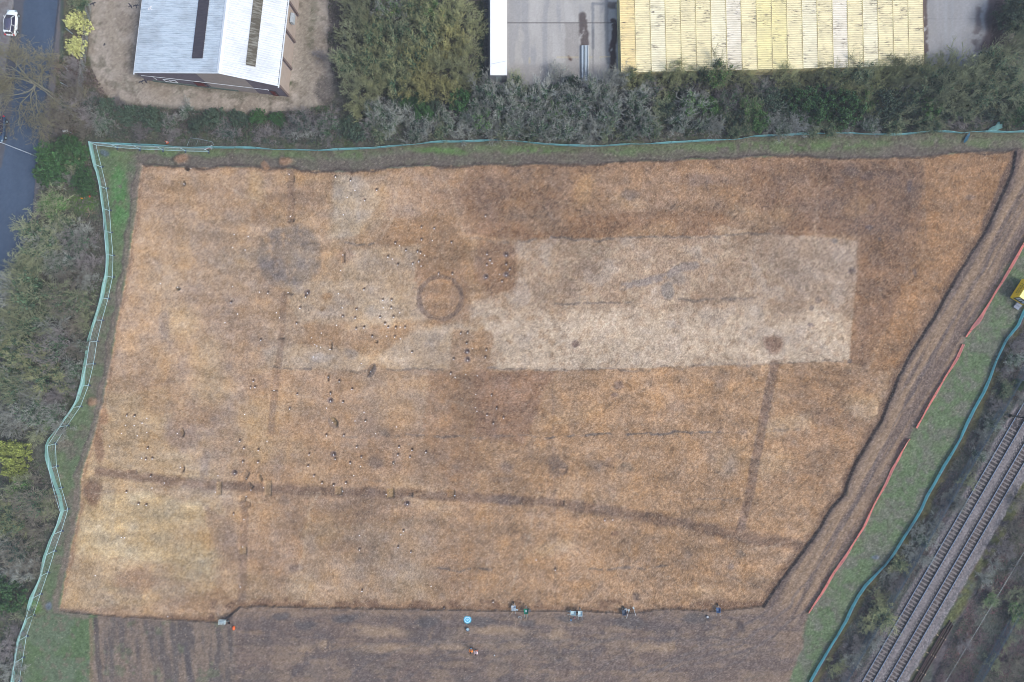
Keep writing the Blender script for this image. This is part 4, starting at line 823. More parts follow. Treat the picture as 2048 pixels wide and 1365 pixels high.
# steel mesh panels with feet, left side and top left
def mesh_panels():
    def panel(a, b, label, name='fence_panel'):
        d = b - a; L = d.length - .06; t = empty(name, ((a.x + b.x) / 2, (a.y + b.y) / 2, 0), math.atan2(d.y, d.x)); tag(t, label, 'fence panel', 'steel mesh fence panels on the left and top of the dig')
        f = MB(); h0, h1 = .15, 2.0
        for x in (-L / 2, L / 2): f.tube((x, 0, 0), (x, 0, h1), .02, n=6)
        f.tube((-L / 2, 0, h0), (L / 2, 0, h0), .026, n=6).tube((-L / 2, 0, h1), (L / 2, 0, h1), .026, n=6); f.build('frame', M_pf, t)
        w_ = MB(); k = int(L / .16)
        for i in range(1, k): x = -L / 2 + L * i / k; w_.tube((x, 0, h0), (x, 0, h1), .0028, n=3, cap=False)
        for z in (.45, .85, 1.25, 1.65): w_.tube((-L / 2, 0, z), (L / 2, 0, z), .0035, n=3, cap=False)
        w_.build('mesh_infill', M_pf, t)
        MB().box((L / 2, 0, .07), (.22, .62, .13)).build('foot', M_foot, t, bevel=.02)
        return t
    M_pf = simple('panel_steel', rgb(186, 222, 230, .85), .5, 0); M_foot = simple('rubber_foot', rgb(56, 70, 96), .8)
    J = [(193,291),(204,335),(214,378),(220,422),(223,466),(227,512),(226,555),(217,598),(205,641),(195,683),(188,728),(178,771),(162,813),(136,851),(112,888),(114,933),(124,976),(137,1019),(124,1062),(110,1102),(97,1145),(82,1188),(68,1230),(54,1272),(47,1315),(40,1362),(33,1405)]
    T = [(193,291),(236,296),(281,299),(327,301),(372,303),(418,304)]
    ordl = ['first', 'second', 'third', 'fourth', 'fifth', 'sixth', 'seventh', 'eighth', 'ninth', 'tenth', 'eleventh', 'twelfth', 'thirteenth', 'fourteenth', 'fifteenth', 'sixteenth', 'seventeenth', 'eighteenth', 'nineteenth', 'twentieth', 'twenty-first', 'twenty-second', 'twenty-third', 'twenty-fourth', 'twenty-fifth', 'twenty-sixth']
    for i in range(len(J) - 1): panel(P(*J[i]), P(*J[i + 1]), 'steel mesh panel inside the left teal fence, %s down from the corner' % ordl[i])
    for i in range(len(T) - 1): panel(P(*T[i]), P(*T[i + 1]), 'steel mesh panel inside the top teal fence, %s from the corner' % ordl[i])
    # loose panel leaning back into the hedge
    t = empty('bent_fence', P(402, 292)); tag(t, 'bent loose steel fence lying back in the brambles near the tangled tape', 'fence')
    c = P(402, 292); pts = [P(374, 292, .2), P(381, 276, .7), P(397, 278, .9), P(424, 284, .6), P(428, 291, .2)]; pts = [p - Vector((c.x, c.y, 0)) for p in pts]
    f = MB().path(pts, .025).path([pts[2], P(391, 293, .2) - Vector((c.x, c.y, 0))], .015); f.build('frame', M_galv, t)
    w_ = MB()
    for i in range(1, 14): k = i / 14; w_.tube(pts[0].lerp(pts[4], k), pts[1].lerp(pts[3], k), .005, n=3)
    w_.build('mesh_infill', M_galv, t)
    r = random.Random(4); bb = MB()
    c2 = P(420, 298); t2 = empty('coiled_tape', c2); tag(t2, 'tangle of pale pink and white tape at the end of the panels', 'tape')
    pts = [Vector((r.uniform(-1, .8), r.uniform(-.35, .5), r.uniform(.1, .9))) for _ in range(16)]; bb.path(pts[:9], .025, 4); bb.build('white_tape', M_white, t2)
    MB().path(pts[8:], .025, 4).build('pink_tape', simple('pink_tape', rgb(214, 150, 170), .6), t2)
mesh_panels()
# teal sheet scraps by the top right corner
def crumple(name, poly, z, label, cat, colr, seed, amp=.15):
    r = random.Random(seed); cx = sum(p[0] for p in poly) / len(poly); cy = sum(p[1] for p in poly) / len(poly); c = P(cx, cy)
    bm = bmesh.new(); vs = [bm.verts.new((P(x, y, z).x - c.x, P(x, y, z).y - c.y, 0)) for x, y in poly]; bm.faces.new(vs); bmesh.ops.triangulate(bm, faces=bm.faces)
    for _ in range(3): bmesh.ops.subdivide_edges(bm, edges=bm.edges[:], cuts=1, use_grid_fill=False); bmesh.ops.triangulate(bm, faces=[f for f in bm.faces if len(f.verts) > 3])
    for v in bm.verts: v.co.z = z + amp * math.sin(v.co.x * 3.1 + seed) * math.cos(v.co.y * 4.3) + r.uniform(-.03, .03)
    bmesh.ops.recalc_face_normals(bm, faces=bm.faces[:]); me = bpy.data.meshes.new(name); bm.to_mesh(me); bm.free()
    o = link(name, me, M_teal); o.location = (c.x, c.y, 0); o.color = rgb(*colr, k=.85); m = o.modifiers.new('s', 'SOLIDIFY'); m.thickness = .02; tag(o, label, cat); return o
crumple('crumpled_sheet', [(1974,264),(1977,259),(1984,254),(1990,252),(1994,247),(1997,243),(2000,246),(1999,249),(2005,248),(2006,256),(1998,259),(1994,261),(1995,264),(1986,264)], .35, 'crumpled pale teal plastic sheet thrown over the fence at the top right', 'plastic sheet', (150, 206, 206), 3)
crumple('loose_sheet', [(1927,285),(1930,277),(1935,270),(1939,265),(1940,270),(1937,278),(1933,283),(1929,286)], .3, 'dark teal loose sheet flap hanging from the top fence near its right end', 'plastic sheet', (76, 132, 160), 5, .08)
crumple('plastic_scrap', [(2044,249),(2047,247),(2052,250),(2050,253),(2046,253)], .2, 'small pale scrap of plastic at the right edge below the trees', 'plastic scrap', (180, 204, 214), 9, .05)
def thing1(mb, name, mat, loc, label, cat, rz=0, group=None, bevel=0):
    o = mb.build(name, mat, None, False, bevel); o.location = loc; o.rotation_euler.z = rz; tag(o, label, cat, group); return o
thing1(MB().box((0, 0, .08), (1.25, .16, .06)), 'plank', M_wood, P(2033, 253), 'pale wooden plank lying in the weeds at the right edge', 'plank', .22)

# ---- railway
def railway():
    d = Vector((.5795, 1.0, 0)).normalized(); nrm = Vector((d.y, -d.x, 0)); half = 48.0
    M_rail = simple('rail_steel', rgb(112, 146, 186, .55), .5, .1, .1, 2); M_side = simple('rail_side', rgb(42, 44, 60), .7); M_sl = simple('sleeper', rgb(146, 140, 138), .9, 0, .18, 3)
    def rail_mesh(h=.15):
        s = MB(); L = half * 2
        s.box((0, 0, .01), (.16, L, .02)).box((0, 0, .07), (.03, L, .11)).box((0, 0, .145), (.07, L, .04)); return s
    rz = math.atan2(d.y, d.x) - math.pi / 2
    slm = None
    for k, (off, lab) in enumerate(((0, 'left-hand railway track of the pair, nearer the teal fence'), (47.8, 'right-hand railway track of the pair, nearer the spare rails'))):
        c = P(1931 + off - (180) * .5795 + .0, 1203, .2); t = empty('railway_track', (c.x, c.y, .12), rz); tag(t, lab, 'railway track', 'pair of railway tracks')
        for sx in (-1, 1):
            o = rail_mesh().build('rail', M_side, t); o.location = (sx * .752, 0, .12)
            hd = MB().box((0, 0, 0), (.075, half * 2, .025)).build('rail_head', M_rail, o); hd.location = (0, 0, .178)
        n_ = 98; sp = .66
        if slm is None:
            s = MB().box((0, 0, .03), (2.5, .25, .16), top=(.98, .85)); slm = s.build('sleeper', M_sl, t).data
            first = t.children[-1]; col_.objects.unlink(first) if False else None; first.location = (0, -n_ / 2 * sp, 0); start = 1
        else: start = 0
        for i in range(start, n_):
            o = bpy.data.objects.new('sleeper', slm); col_.objects.link(o); o.parent = t; o.location = (random.uniform(-.02, .02), (i - n_ / 2) * sp, random.uniform(-.01, .01)); o.rotation_euler.z = random.uniform(-.01, .01)
    # spare rails
    for (x, y, lab) in ((1901.5, 1242, 'upper left long spare rail of the rusty bundle'), (1904.5, 1246, 'middle rusty spare rail of the bundle beside the tracks'), (1907, 1251, 'outermost rusty spare rail, on the bramble side of the bundle'), (1889, 1258, 'shorter rusty spare rail, on the track side of the bundle')):
        a = P(x, y, .3); L = 19.0; s = MB().box((0, -L / 2, .01), (.14, L, .03)).box((0, -L / 2, .08), (.04, L, .12)).box((0, -L / 2, .16), (.09, L, .05)); thing1(s, 'spare_rail', M_rust, (a.x, a.y, .1), lab, 'rail', rz, 'rusty spare rails lying beside the tracks')
    for yy in (1275, 1310, 1345):
        c = P(1901 - (yy - 1242) * .58 + 1, yy, .1); thing1(MB().box((0, 0, .06), (1.7, .2, .12)), 'timber_bearer', M_wood, (c.x, c.y, 0), {1275: 'upper', 1310: 'middle', 1345: 'lower'}[yy] + ' timber bearer under the rusty spare rails', 'timber', rz, 'timber bearers under the spare rails')
    # palisade fences
    def palisade(u0, ya, yb, label, gaps=()):
        a = P(1931 + (1023 - ya) * .5795 + u0, ya); b = P(1931 + (1023 - yb) * .5795 + u0, yb); L = (b - a).length; t = empty('palisade_fence', a, math.atan2((b - a).y, (b - a).x)); tag(t, label, 'fence')
        m = simple('palisade_steel', rgb(92, 120, 144), .6, .2, .15, 1); w_ = MB(); k = int(L / .155)
        for i in range(k):
            x = i * .155; w_.box((x, -.03, .95), (.07, .015, 1.8)); w_.add([(x - .035, -.035, 1.85), (x + .035, -.035, 1.85), (x, -.035, 1.98), (x - .035, -.02, 1.85), (x + .035, -.02, 1.85), (x, -.02, 1.98)], [(0, 1, 2), (5, 4, 3), (0, 2, 5, 3), (1, 4, 5, 2)])
        w_.build('pales', m, t)
        for z in (.45, 1.55): MB().box((L / 2, .02, z), (L, .05, .05)).build('rail', m, t)
        for i in range(int(L / 2.75) + 1): MB().box((i * 2.75, .07, .95), (.06, .1, 1.9)).build('post', m, t)
    palisade(-55, 700, 1420, 'grey blue steel palisade fence half hidden in bushes left of the tracks')
    palisade(210, 1120, 1420, 'grey blue steel palisade fence in the brambles at the bottom right')
    # wire fence
    a = P(2060, 1085, 1); b = P(1885, 1375, 1); L = (b - a).length; t = empty('wire_fence', (a.x, a.y, 0), math.atan2((b - a).y, (b - a).x)); tag(t, 'thin wire strung on posts through the brambles right of the tracks', 'fence')
    s = MB().tube((0, 0, 1), (L, 0, 1), .012, n=4); s.build('wire', M_galv, t)
    for i in range(7): MB().tube((L * i / 6, 0, 0), (L * i / 6, 0, 1.05), .04, n=6).build('post', M_wood, t)
    # signal post
    c = P(2020, 832); t = empty('signal_post', c); tag(t, 'dark railway signal post beside the left track at the right edge', 'signal')
    MB().box((0, 0, .25), (.5, .5, .5)).build('base_box', M_black, t); MB().tube((0, 0, .3), (0, 0, 4.2), .11, .09, 8).build('pole', M_dark, t)
    hd = MB().box((0, 0, 4.3), (.4, .3, 1.0)).build('signal_head', M_black, t); MB().tube((0, -.15, 4.55), (0, -.32, 4.55), .1, .1, 10).tube((0, -.15, 4.1), (0, -.32, 4.1), .1, .1, 10).build('lens_hood', M_black, hd)
    ld = MB().tube((-.15, .2, 0), (-.15, .2, 3.4), .02).tube((.15, .2, 0), (.15, .2, 3.4), .02)
    for i in range(10): ld.tube((-.15, .2, .3 + i * .32), (.15, .2, .3 + i * .32), .015)
    ld.build('ladder', M_dark, t); MB().box((-.7, -.1, .12), (.8, .12, .12)).build('cable_box', M_dark, t)
railway()

# ---- yellow towable cabin at the right edge
def yellow_cabin():
    a = P(2017.3, 595.5); b = P(2040.4, 559); c = P(2039.3, 609); d1 = b - a; L = d1.length; W = 2.3; ang_ = math.atan2(d1.y, d1.x)
    t = empty('towable_cabin', a, ang_); tag(t, 'bright yellow towable cabin with black lettering on its side, on the grass', 'cabin')
    my = simple('yellow_paint', rgb(252, 212, 24, .95), .45, 0, .04, 1)
    MB().box((L / 2, -W / 2, 1.3), (L, W, 2.0)).build('body', my, t, bevel=.03)
    MB().box((L / 2, -W / 2, 2.33), (L + .04, W + .04, .06)).build('roof', simple('cabin_lid', rgb(246, 242, 150, .85), .5), t)
    MB().box((-.012, -W / 2, 1.45), (.02, W - .3, 1.5)).build('end_panel', M_black, t)
    lt = MB(); r = random.Random(5)
    for row, (z, hh) in enumerate(((1.95, .2), (1.5, .3), (1.05, .2))):
        x = .5 + (.3 if row != 1 else 0)
        while x < L - .5 - (.3 if row != 1 else 0):
            w_ = hh * .45; lt.box((x, .006, z), (.05, .012, hh))
            if r.random() < .7: lt.box((x + w_ / 2, .006, z + hh / 2 - .03), (w_, .011, .05))
            if r.random() < .6: lt.box((x + w_ / 2, .006, z), (w_, .010, .05))
            if r.random() < .5: lt.box((x + w_, .006, z), (.05, .009, hh))
            x += w_ + .13
            if r.random() < .18: x += .15
    lt.build('lettering', M_black, t)
    gl = MB()
    for y, z, w_, h in ((-.5, 1.6, .3, .9), (-.95, 1.5, .25, .7), (-1.35, 1.7, .2, .5), (-1.7, 1.4, .25, .9)): gl.box((-.03, y, z), (.02, w_, h))
    gl.build('white_graphics', M_white, t)
    for sx in (0, 1):
        w_ = MB()
        w_.tube((L * (.38 + .25 * sx), -.02 - W * 0, .3), (L * (.38 + .25 * sx), -.25, .3), .3, n=14); w_.tube((L * (.38 + .25 * sx), -W + .02, .3), (L * (.38 + .25 * sx), -W + .25, .3), .3, n=14); w_.build('wheel', M_rubber, t)
    s = MB().box((-.55, -W + .55, .3), (.9, .9, .06)).box((-.3, -W + .55, .45), (.4, .9, .06)); s.build('step', simple('step_grey', rgb(150, 160, 178), .7), t)
    tw = MB().tube((L, -W / 2 + .4, .4), (L + 1.1, -W / 2, .4), .05).tube((L, -W / 2 - .4, .4), (L + 1.1, -W / 2, .4), .05); tw.build('tow_bar', M_dark, t)
yellow_cabin()

# ---- street lamp
def lamp():
    b = P(73, 313); t = empty('street_lamp', b, math.pi * .98); tag(t, 'tall pale grey street lamp leaning over the road beside the evergreen bush', 'street lamp')
    MB().tube((0, 0, 0), (0, 0, 1.4), .11, .09, 10).build('base', M_galv, t)
    MB().tube((0, 0, 1.4), (0, 0, 7.4), .07, .05, 8).path([(0, 0, 7.4), (.25, 0, 7.75), (.7, 0, 7.9)], .045, 8).build('pole', simple('lamp_grey', rgb(190, 206, 222, .8), .5, .2), t)
    MB().box((.95, 0, 7.92), (.75, .3, .14), top=(.8, .7)).build('lamp_head', M_white, t, bevel=.03)
lamp()
# sign board and small litter
def board():
    t = empty('sign_board', P(142, 268), .1); tag(t, 'small white sign board on two posts among the trees by the fence corner', 'sign')
    MB().box((0, 0, 1.4), (.8, .35, .06), rz=0).build('board', M_white, t); 
    for x in (-.3, .3): MB().tube((x, 0, 0), (x, 0, 1.4), .03).build('post', M_galv, t)
board()

# ---- cars
def car(name, loc, rz, paint, roofm, label):
    t = empty(name, loc, rz); tag(t, label, 'car')
    # body: stations along y (front +), half width, sill z, shoulder z
    st = [(-2.08,.58,.45,.72),(-1.98,.76,.3,.86),(-1.6,.85,.22,.93),(-.9,.88,.2,.93),(0,.88,.2,.92),(.9,.88,.2,.9),(1.3,.86,.22,.84),(1.75,.78,.28,.74),(2.0,.64,.36,.64),(2.1,.42,.45,.56)]
    vs = []; fs = []; m_ = 10
    for y, w_, z0, z1 in st:
        vs += [(-w_*.86, y, z0), (-w_, y, z0 + .15), (-w_, y, (z0 + z1) / 2), (-w_ * .97, y, z1 - .08), (-w_ * .86, y, z1), (w_ * .86, y, z1), (w_ * .97, y, z1 - .08), (w_, y, (z0 + z1) / 2), (w_, y, z0 + .15), (w_*.86, y, z0)]
    for i in range(len(st) - 1):
        for j in range(m_): a = i * m_ + j; b = i * m_ + (j + 1) % m_; fs.append((a, b, b + m_, a + m_))
    fs.append(tuple(range(m_))[::-1]); fs.append(tuple(range((len(st) - 1) * m_, len(st) * m_)))
    b_ = MB().add(vs, fs).build('body', paint, t, True); sm = b_.modifiers.new('sub', 'SUBSURF'); sm.levels = 1; sm.render_levels = 1
    # greenhouse: glass with pillars, roof skin on top
    base = [(-1.9,.62),(-1.55,.74),(-.6,.77),(.4,.76),(1.15,.70)]; top = [(-1.62,.5),(-1.35,.56),(-.6,.6),(.1,.59),(.42,.5)]
    vs = [(-w_, y, .88) for y, w_ in base] + [(-w_, y, 1.42) for y, w_ in top] + [(w_, y, .88) for y, w_ in base] + [(w_, y, 1.42) for y, w_ in top]; fs = []
    for i in range(4): fs += [(i, i + 5, i + 6, i + 1), (10 + i, 11 + i, 16 + i, 15 + i)]
    fs += [(0, 10, 15, 5), (4, 9, 19, 14), (5, 15, 16, 6), (6, 16, 17, 7), (7, 17, 18, 8), (8, 18, 19, 9)]
    g_ = MB().add(vs, fs).build('windows', M_glass, t, False, .03)
    rf = MB(); vs = [(-w_ * 1.02, y, 1.435 if abs(y + .6) > .9 else 1.46) for y, w_ in top[:]] + [(w_ * 1.02, y, 1.435 if abs(y + .6) > .9 else 1.46) for y, w_ in top]
    rf.add(vs + [(x, y, z - .03) for x, y, z in vs], [(i, i + 1, i + 6, i + 5) for i in range(4)] + [(i + 10, i + 15, i + 16, i + 11) for i in range(4)] + [(0, 5, 15, 10), (4, 14, 19, 9), (0, 10, 11, 1), (1, 11, 12, 2), (2, 12, 13, 3), (3, 13, 14, 4), (5, 6, 16, 15), (6, 7, 17, 16), (7, 8, 18, 17), (8, 9, 19, 18)])
    rf.build('roof', roofm, t, True)
    sp_ = MB().box((0, -1.66, 1.43), (1.05, .3, .05)).build('spoiler', paint, t, bevel=.015)
    pl = MB()
    for sx in (-1, 1):
        for i in (0, 2, 4): pl.tube((sx * base[i][1] * 1.01, base[i][0], .88), (sx * top[i][1] * 1.02, top[i][0], 1.43), .045, .035, 6)
        pl.path([(sx * top[i][1] * 1.03, top[i][0], 1.44) for i in range(5)], .035, 6)
    pl.build('pillars', paint, t, True)
    for sx in (-1, 1):
        for y in (-1.3, 1.28):
            wh = MB().tube((sx * .66, y, .31), (sx * .89, y, .31), .31, n=18).build('wheel', M_rubber, t); MB().tube((sx * .88, y, .31), (sx * .905, y, .31), .19, n=12).build('rim', M_galv, wh)
        MB().box((sx * .62, 1.86, .66), (.3, .3, .1), rz=sx * -.5).build('headlight', M_galv, t, bevel=.02)
        MB().box((sx * .68, -1.98, .82), (.2, .22, .2), rz=sx * .4).build('taillight', simple('tail_red', rgb(200, 40, 50, .8), .4), t, bevel=.02)
        MB().box((sx * .98, .85, .95), (.2, .1, .14)).build('mirror', paint, t, bevel=.02)
    return t
p = P(21, 45, .9); car('parked_car', (p.x, p.y, gz(21, 45)), -.07, simple('white_car', rgb(236, 244, 246, .85), .3, 0, .02, 1), simple('dark_roof', rgb(92, 94, 122), .25, 0, .1, 1), 'white hatchback car with a dark glass roof, parked at the kerb')
p = P(-4, 257, .9); car('parked_car', (p.x, p.y, 0), math.pi - .08, simple('dark_car', rgb(56, 84, 116), .3, 0, .1, 1), simple('dark_car_roof', rgb(50, 56, 80), .3), 'dark blue car cut off by the left edge of the photo')

# ---- thin garden fences at the top
def thin_fence(pts, h, label, seed, mat):
    ln = resample([P(x, y, h * .5).xy for x, y in pts], 2.4); c = ln[0]; t = empty('boundary_fence', (c.x, c.y, 0)); tag(t, label, 'fence')
    pp = [(p.x - c.x, p.y - c.y) for p in ln]
    MB().path([(x, y, h) for x, y in pp], .035).build('top_rail', mat, t); w_ = MB()
    for (x0, y0), (x1, y1) in zip(pp[:-1], pp[1:]):
        for z in (.3, .6, .9, 1.2):
            if z < h: w_.tube((x0, y0, z), (x1, y1, z), .008, n=3)
        n_ = 10
        for i in range(n_): k = i / n_; w_.tube((x0 + (x1 - x0) * k, y0 + (y1 - y0) * k, .1), (x0 + (x1 - x0) * k, y0 + (y1 - y0) * k, h), .006, n=3)
    w_.build('wire_mesh', M_galv, t)
    for x, y in pp: MB().tube((x, y, 0), (x, y, h + .1), .04, n=6).build('post', mat, t)
thin_fence([(181,-120),(179,0),(171,80),(166,130),(161,186)], 1.5, 'thin grey wire fence between the gravel yard and the roadside shrubs', 1, simple('fence_grey', rgb(140, 142, 138), .7))
thin_fence([(969,-120),(970,140)], 1.6, 'dark wire fence along the left side of the white cabin', 2, M_dark)
thin_fence([(2012,-120),(2013,60)], 1.8, 'green wire fence at the leafy right end of the concrete yard', 3, simple('fence_green', rgb(74, 112, 112), .7))
M_wf = None
for k, ((xa, ya), (xb, yb), lab) in enumerate((((131, 57), (145, 68), 'pale pole lying between the two yellow green shrubs'), ((126, 130), (136, 142), 'short pale pole in the scrub by the pavement'), ((120, 165), (135, 173), 'grey pole lying in the roadside scrub above the big tree'))):
    a, b = P(xa, ya, .2), P(xb, yb, .2); s = MB().tube((0, 0, .15), tuple(b - a + Vector((0, 0, .15))), .06, n=6); thing1(s, 'loose_pole', M_galv, (a.x, a.y, 0), lab, 'pole')

# ---- working things along the bottom of the dig
M_skin = simple('skin', rgb(206, 150, 124), .6); M_hair = simple('dark_hair', rgb(42, 34, 34), .8)
def barrow_proto(trayc, name='wheelbarrow'):
    t = empty(name, (0, 0, 0)); mt = simple('tray_paint', rgb(*trayc, k=.8), .5, .1, .1, 4)
    # tray: open tapered tub
    o_ = [(-.32, -.42, .68), (.32, -.42, .68), (.36, .42, .62), (-.36, .42, .62)]; i_ = [(-.22, -.22, .36), (.22, -.22, .36), (.2, .22, .34), (-.2, .22, .34)]
    vs = o_ + i_ + [(x * .93, y * .95, z) for x, y, z in o_] + [(x * .9, y * .9, z + .03) for x, y, z in i_]
    MB().add(vs, [(0, 1, 5, 4), (1, 2, 6, 5), (2, 3, 7, 6), (3, 0, 4, 7), (4, 5, 6, 7), (8, 12, 13, 9), (9, 13, 14, 10), (10, 14, 15, 11), (11, 15, 12, 8), (15, 14, 13, 12), (0, 8, 9, 1), (1, 9, 10, 2), (2, 10, 11, 3), (3, 11, 8, 0)]).build('tray', mt, t)
    f = MB()
    for sx in (-1, 1): f.path([(sx * .28, -.95, .62), (sx * .24, -.4, .42), (sx * .16, .3, .3), (sx * .07, .72, .2)], .02).tube((sx * .22, -.3, .4), (sx * .24, -.4, .02), .018)
    f.tube((-.24, -.4, .1), (.24, -.4, .1), .015); f.build('frame', M_galv, t)
    for sx in (-1, 1): MB().tube((sx * .28, -.95, .62), (sx * .285, -1.08, .63), .028).build('grip', M_black, t)
    MB().tube((-.05, .72, .2), (.05, .72, .2), .2, n=16).build('wheel', M_rubber, t)
    return t
for (x, y, rz, c, lab) in ((1027.3, 1217, .0, (196, 208, 216), 'pale grey wheelbarrow with a shovel across it, leftmost at the bottom edge of the dig'), (1052, 1222, .02, (30, 128, 104), 'green wheelbarrow beside the dark bucket at the bottom edge of the dig'),
      (1146, 1225, -1.6, (170, 196, 204), 'pale wheelbarrow lying sideways, left of the round pale one'), (1160, 1226, .05, (186, 208, 214), 'round pale blue wheelbarrow next to the sideways one'),
      (1248.5, 1226, .1, (70, 84, 104), 'dark wheelbarrow with a white tub resting on its rim'), (1437, 1221, .02, (66, 96, 136), 'dark blue wheelbarrow on its own near the right end of the bottom edge')):
    w_ = barrow_proto(c); w_.location = P(x, y, .3); w_.location.z = gz(x, y) + .02; w_.rotation_euler.z = rz; tag(w_, lab, 'wheelbarrow', 'wheelbarrows along the bottom edge of the dig')
def bucket(x, y, c, lab, r=.16, h=.28, fill=(120, 110, 100)):
    t = empty('bucket', P(x, y, .1)); t.location.z = gz(x, y); tag(t, lab, 'bucket', 'buckets along the bottom edge of the dig')
    MB().lathe([(r * .75, 0), (r, h), (r * 1.08, h), (r * .92, h - .01), (r * .7, .03), (0.001, .03)], n=14).build('tub', simple('bucket_c', rgb(*c, k=.8), .5), t)
    MB().path([(r * math.cos(a), 0, h + r * .8 * math.sin(a)) for a in [i * math.pi / 8 for i in range(9)]], .008, 4).build('handle', M_galv, t)
    MB().lathe([(r * .88, h * .72), (0.001, h * .85)], n=12).build('contents', simple('bucket_fill', rgb(*fill), .9), t)
bucket(1059.5, 1221, (60, 78, 110), 'dark blue bucket against the green wheelbarrow', .2); bucket(1415, 1234, (54, 66, 92), 'dark bucket with a pale lump inside, left of the dark blue wheelbarrow', .22, .3, (220, 226, 230)); bucket(935.7, 1258.5, (44, 84, 124), 'dark blue bucket holding something white, below the round landing pad', .27, .34, (190, 224, 232))
bucket(1142, 1240, (52, 160, 230), 'small bright blue bucket below the pale wheelbarrows', .15); bucket(1149, 1237, (226, 70, 100), 'small pink red bucket below the pale wheelbarrows', .11, .2); bucket(1252.5, 1221, (214, 222, 226), 'white tub resting by the dark wheelbarrow', .22, .3, (210, 214, 214))
def shovel(x, y, rz, lab, hc=None):
    t = empty('shovel', P(x, y, .3), rz); t.location.z = gz(x, y) + .35; tag(t, lab, 'shovel', 'long-handled tools at the bottom edge of the dig')
    MB().tube((0, -.55, -.1), (0, .55, 0), .024, n=6).build('shaft', hc or M_wood, t); MB().box((0, .78, .02), (.24, .38, .02), top=(.9, .9)).build('blade', M_galv, t)
    MB().tube((-.08, -.58, -.1), (.08, -.58, -.1), .022, n=6).build('grip', M_wood, t)
shovel(1023.5, 1226.5, -.62, 'wooden shovel leaning from the leftmost pale wheelbarrow'); shovel(1052.6, 1232, .05, 'wooden shovel lying below the green wheelbarrow'); shovel(1140, 1233, -.08, 'thin wooden tool above the small blue bucket'); shovel(1255, 1230, -.25, 'white handled tool below the white tub', M_white)
shovel(1270, 1226, .3, 'red and white tool right of the dark wheelbarrow', M_white); shovel(1043, 1222.5, 1.4, 'pale tool lying left of the green wheelbarrow')
def scrapbits(x, y, lab, seed):
    r = random.Random(seed); s = MB()
    for _ in range(7): a = Vector((r.uniform(-.25, .25), r.uniform(-.15, .15), r.uniform(.03, .12))); s.tube(a, a + Vector((r.uniform(-.3, .3), r.uniform(-.2, .2), r.uniform(-.02, .1))), .03, n=5)
    return thing1(s, 'hand_tools', M_galv, P(x, y), lab, 'tools')
scrapbits(1040, 1235, 'small heap of grey hand tools below the wooden shovels', 1); scrapbits(1154, 1231, 'grey hand tools between the pale wheelbarrows', 2)
# landing pad with ring and letter H
def pad():
    c = P(935, 1240); t = empty('landing_pad', (c.x, c.y, gz(935, 1240) + .03)); tag(t, 'round turquoise landing pad with a white ring and letter H', 'landing pad')
    mp = simple('pad_blue', rgb(30, 176, 216, .8), .6, 0, .04, 2); ml = simple('pad_pale', rgb(110, 220, 232, .8), .6, 0, .03, 2)
    MB().lathe([(.62, 0), (.6, .03), (0.001, .035)], n=40).build('disc', mp, t); MB().lathe([(.47, .036), (.46, .042), (.38, .042), (.37, .036)], n=40).build('ring', M_white, t); MB().lathe([(.36, .037), (0.001, .040)], n=36).build('inner_disc', mp, t)
    h = MB(); rz = .9
    for a, b in (((-.11, -.17), (-.11, .17)), ((.11, -.17), (.11, .17)), ((-.11, 0), (.11, 0))):
        mx, my_ = (a[0] + b[0]) / 2, (a[1] + b[1]) / 2; L = math.dist(a, b) + .05; v = Matrix.Rotation(rz, 2) @ Vector((mx, my_)); h.box((v.x, v.y, .045 + .001 * (a[1] == 0)), (.055 if a[0] == b[0] else L, L if a[0] == b[0] else .055, .01), rz=rz)
    h.build('letter', M_white, t)
pad()
thing1(MB().lathe([(.01, .36), (.08, .34), (.16, .3), (.24, .16), (.22, .02), (0.001, 0)], n=12), 'orange_bag', M_orange, P(468, 1256), 'bright orange red bag on the dark soil below the metal trolley', 'bag').scale = (1, 1.5, 1)
thing1(MB().lathe([(.1, 0), (.12, .1), (.06, .2), (.001, .22)], n=8), 'white_stone', M_white, P(989, 1311), 'small white stone right of the two people', 'stone')
def trolley():
    c = P(452, 1242); t = empty('metal_trolley', (c.x, c.y, gz(452, 1242) + .05), -.05); tag(t, 'pale metal frame trolley parked in the bottom left corner cutting of the dig', 'trolley')
    f = MB(); 
    for z in (.35, .75): f.path([(-.85, -.32, z), (.1, -.32, z), (.1, .32, z), (-.85, .32, z), (-.85, -.32, z)], .03)
    for x, y in ((-.85, -.32), (.1, -.32), (.1, .32), (-.85, .32)): f.tube((x, y, .1), (x, y, .75), .03)
    f.tube((-.85, 0, .75), (.1, 0, .75), .03).tube((.1, .25, .75), (.75, .3, .6), .03).tube((-.4, -.32, .75), (-.1, .32, .75), .03); f.build('frame', simple('pale_steel', rgb(196, 214, 214, .8), .5), t)
    MB().box((-.35, 0, .38), (.8, .5, .03)).build('shelf', M_galv, t)
    for x, y in ((.42, .1), (.6, -.3)): MB().tube((x, y, .2), (x + .02, y + .1, .2), .22, n=14).build('wheel', M_rubber, t)
trolley()
def cone():
    c = P(333, 284, .3); t = empty('traffic_cone', (c.x, c.y, 0), .3); tag(t, 'orange and white traffic cone in the weeds above the top fence', 'traffic cone')
    MB().box((0, 0, .02), (.4, .4, .04)).build('base', M_orange, t); MB().lathe([(.16, .04), (.03, .7), (.001, .7)], n=14).build('cone', M_orange, t); MB().lathe([(.125, .25), (.085, .45)], n=14).build('band', M_white, t)
cone()
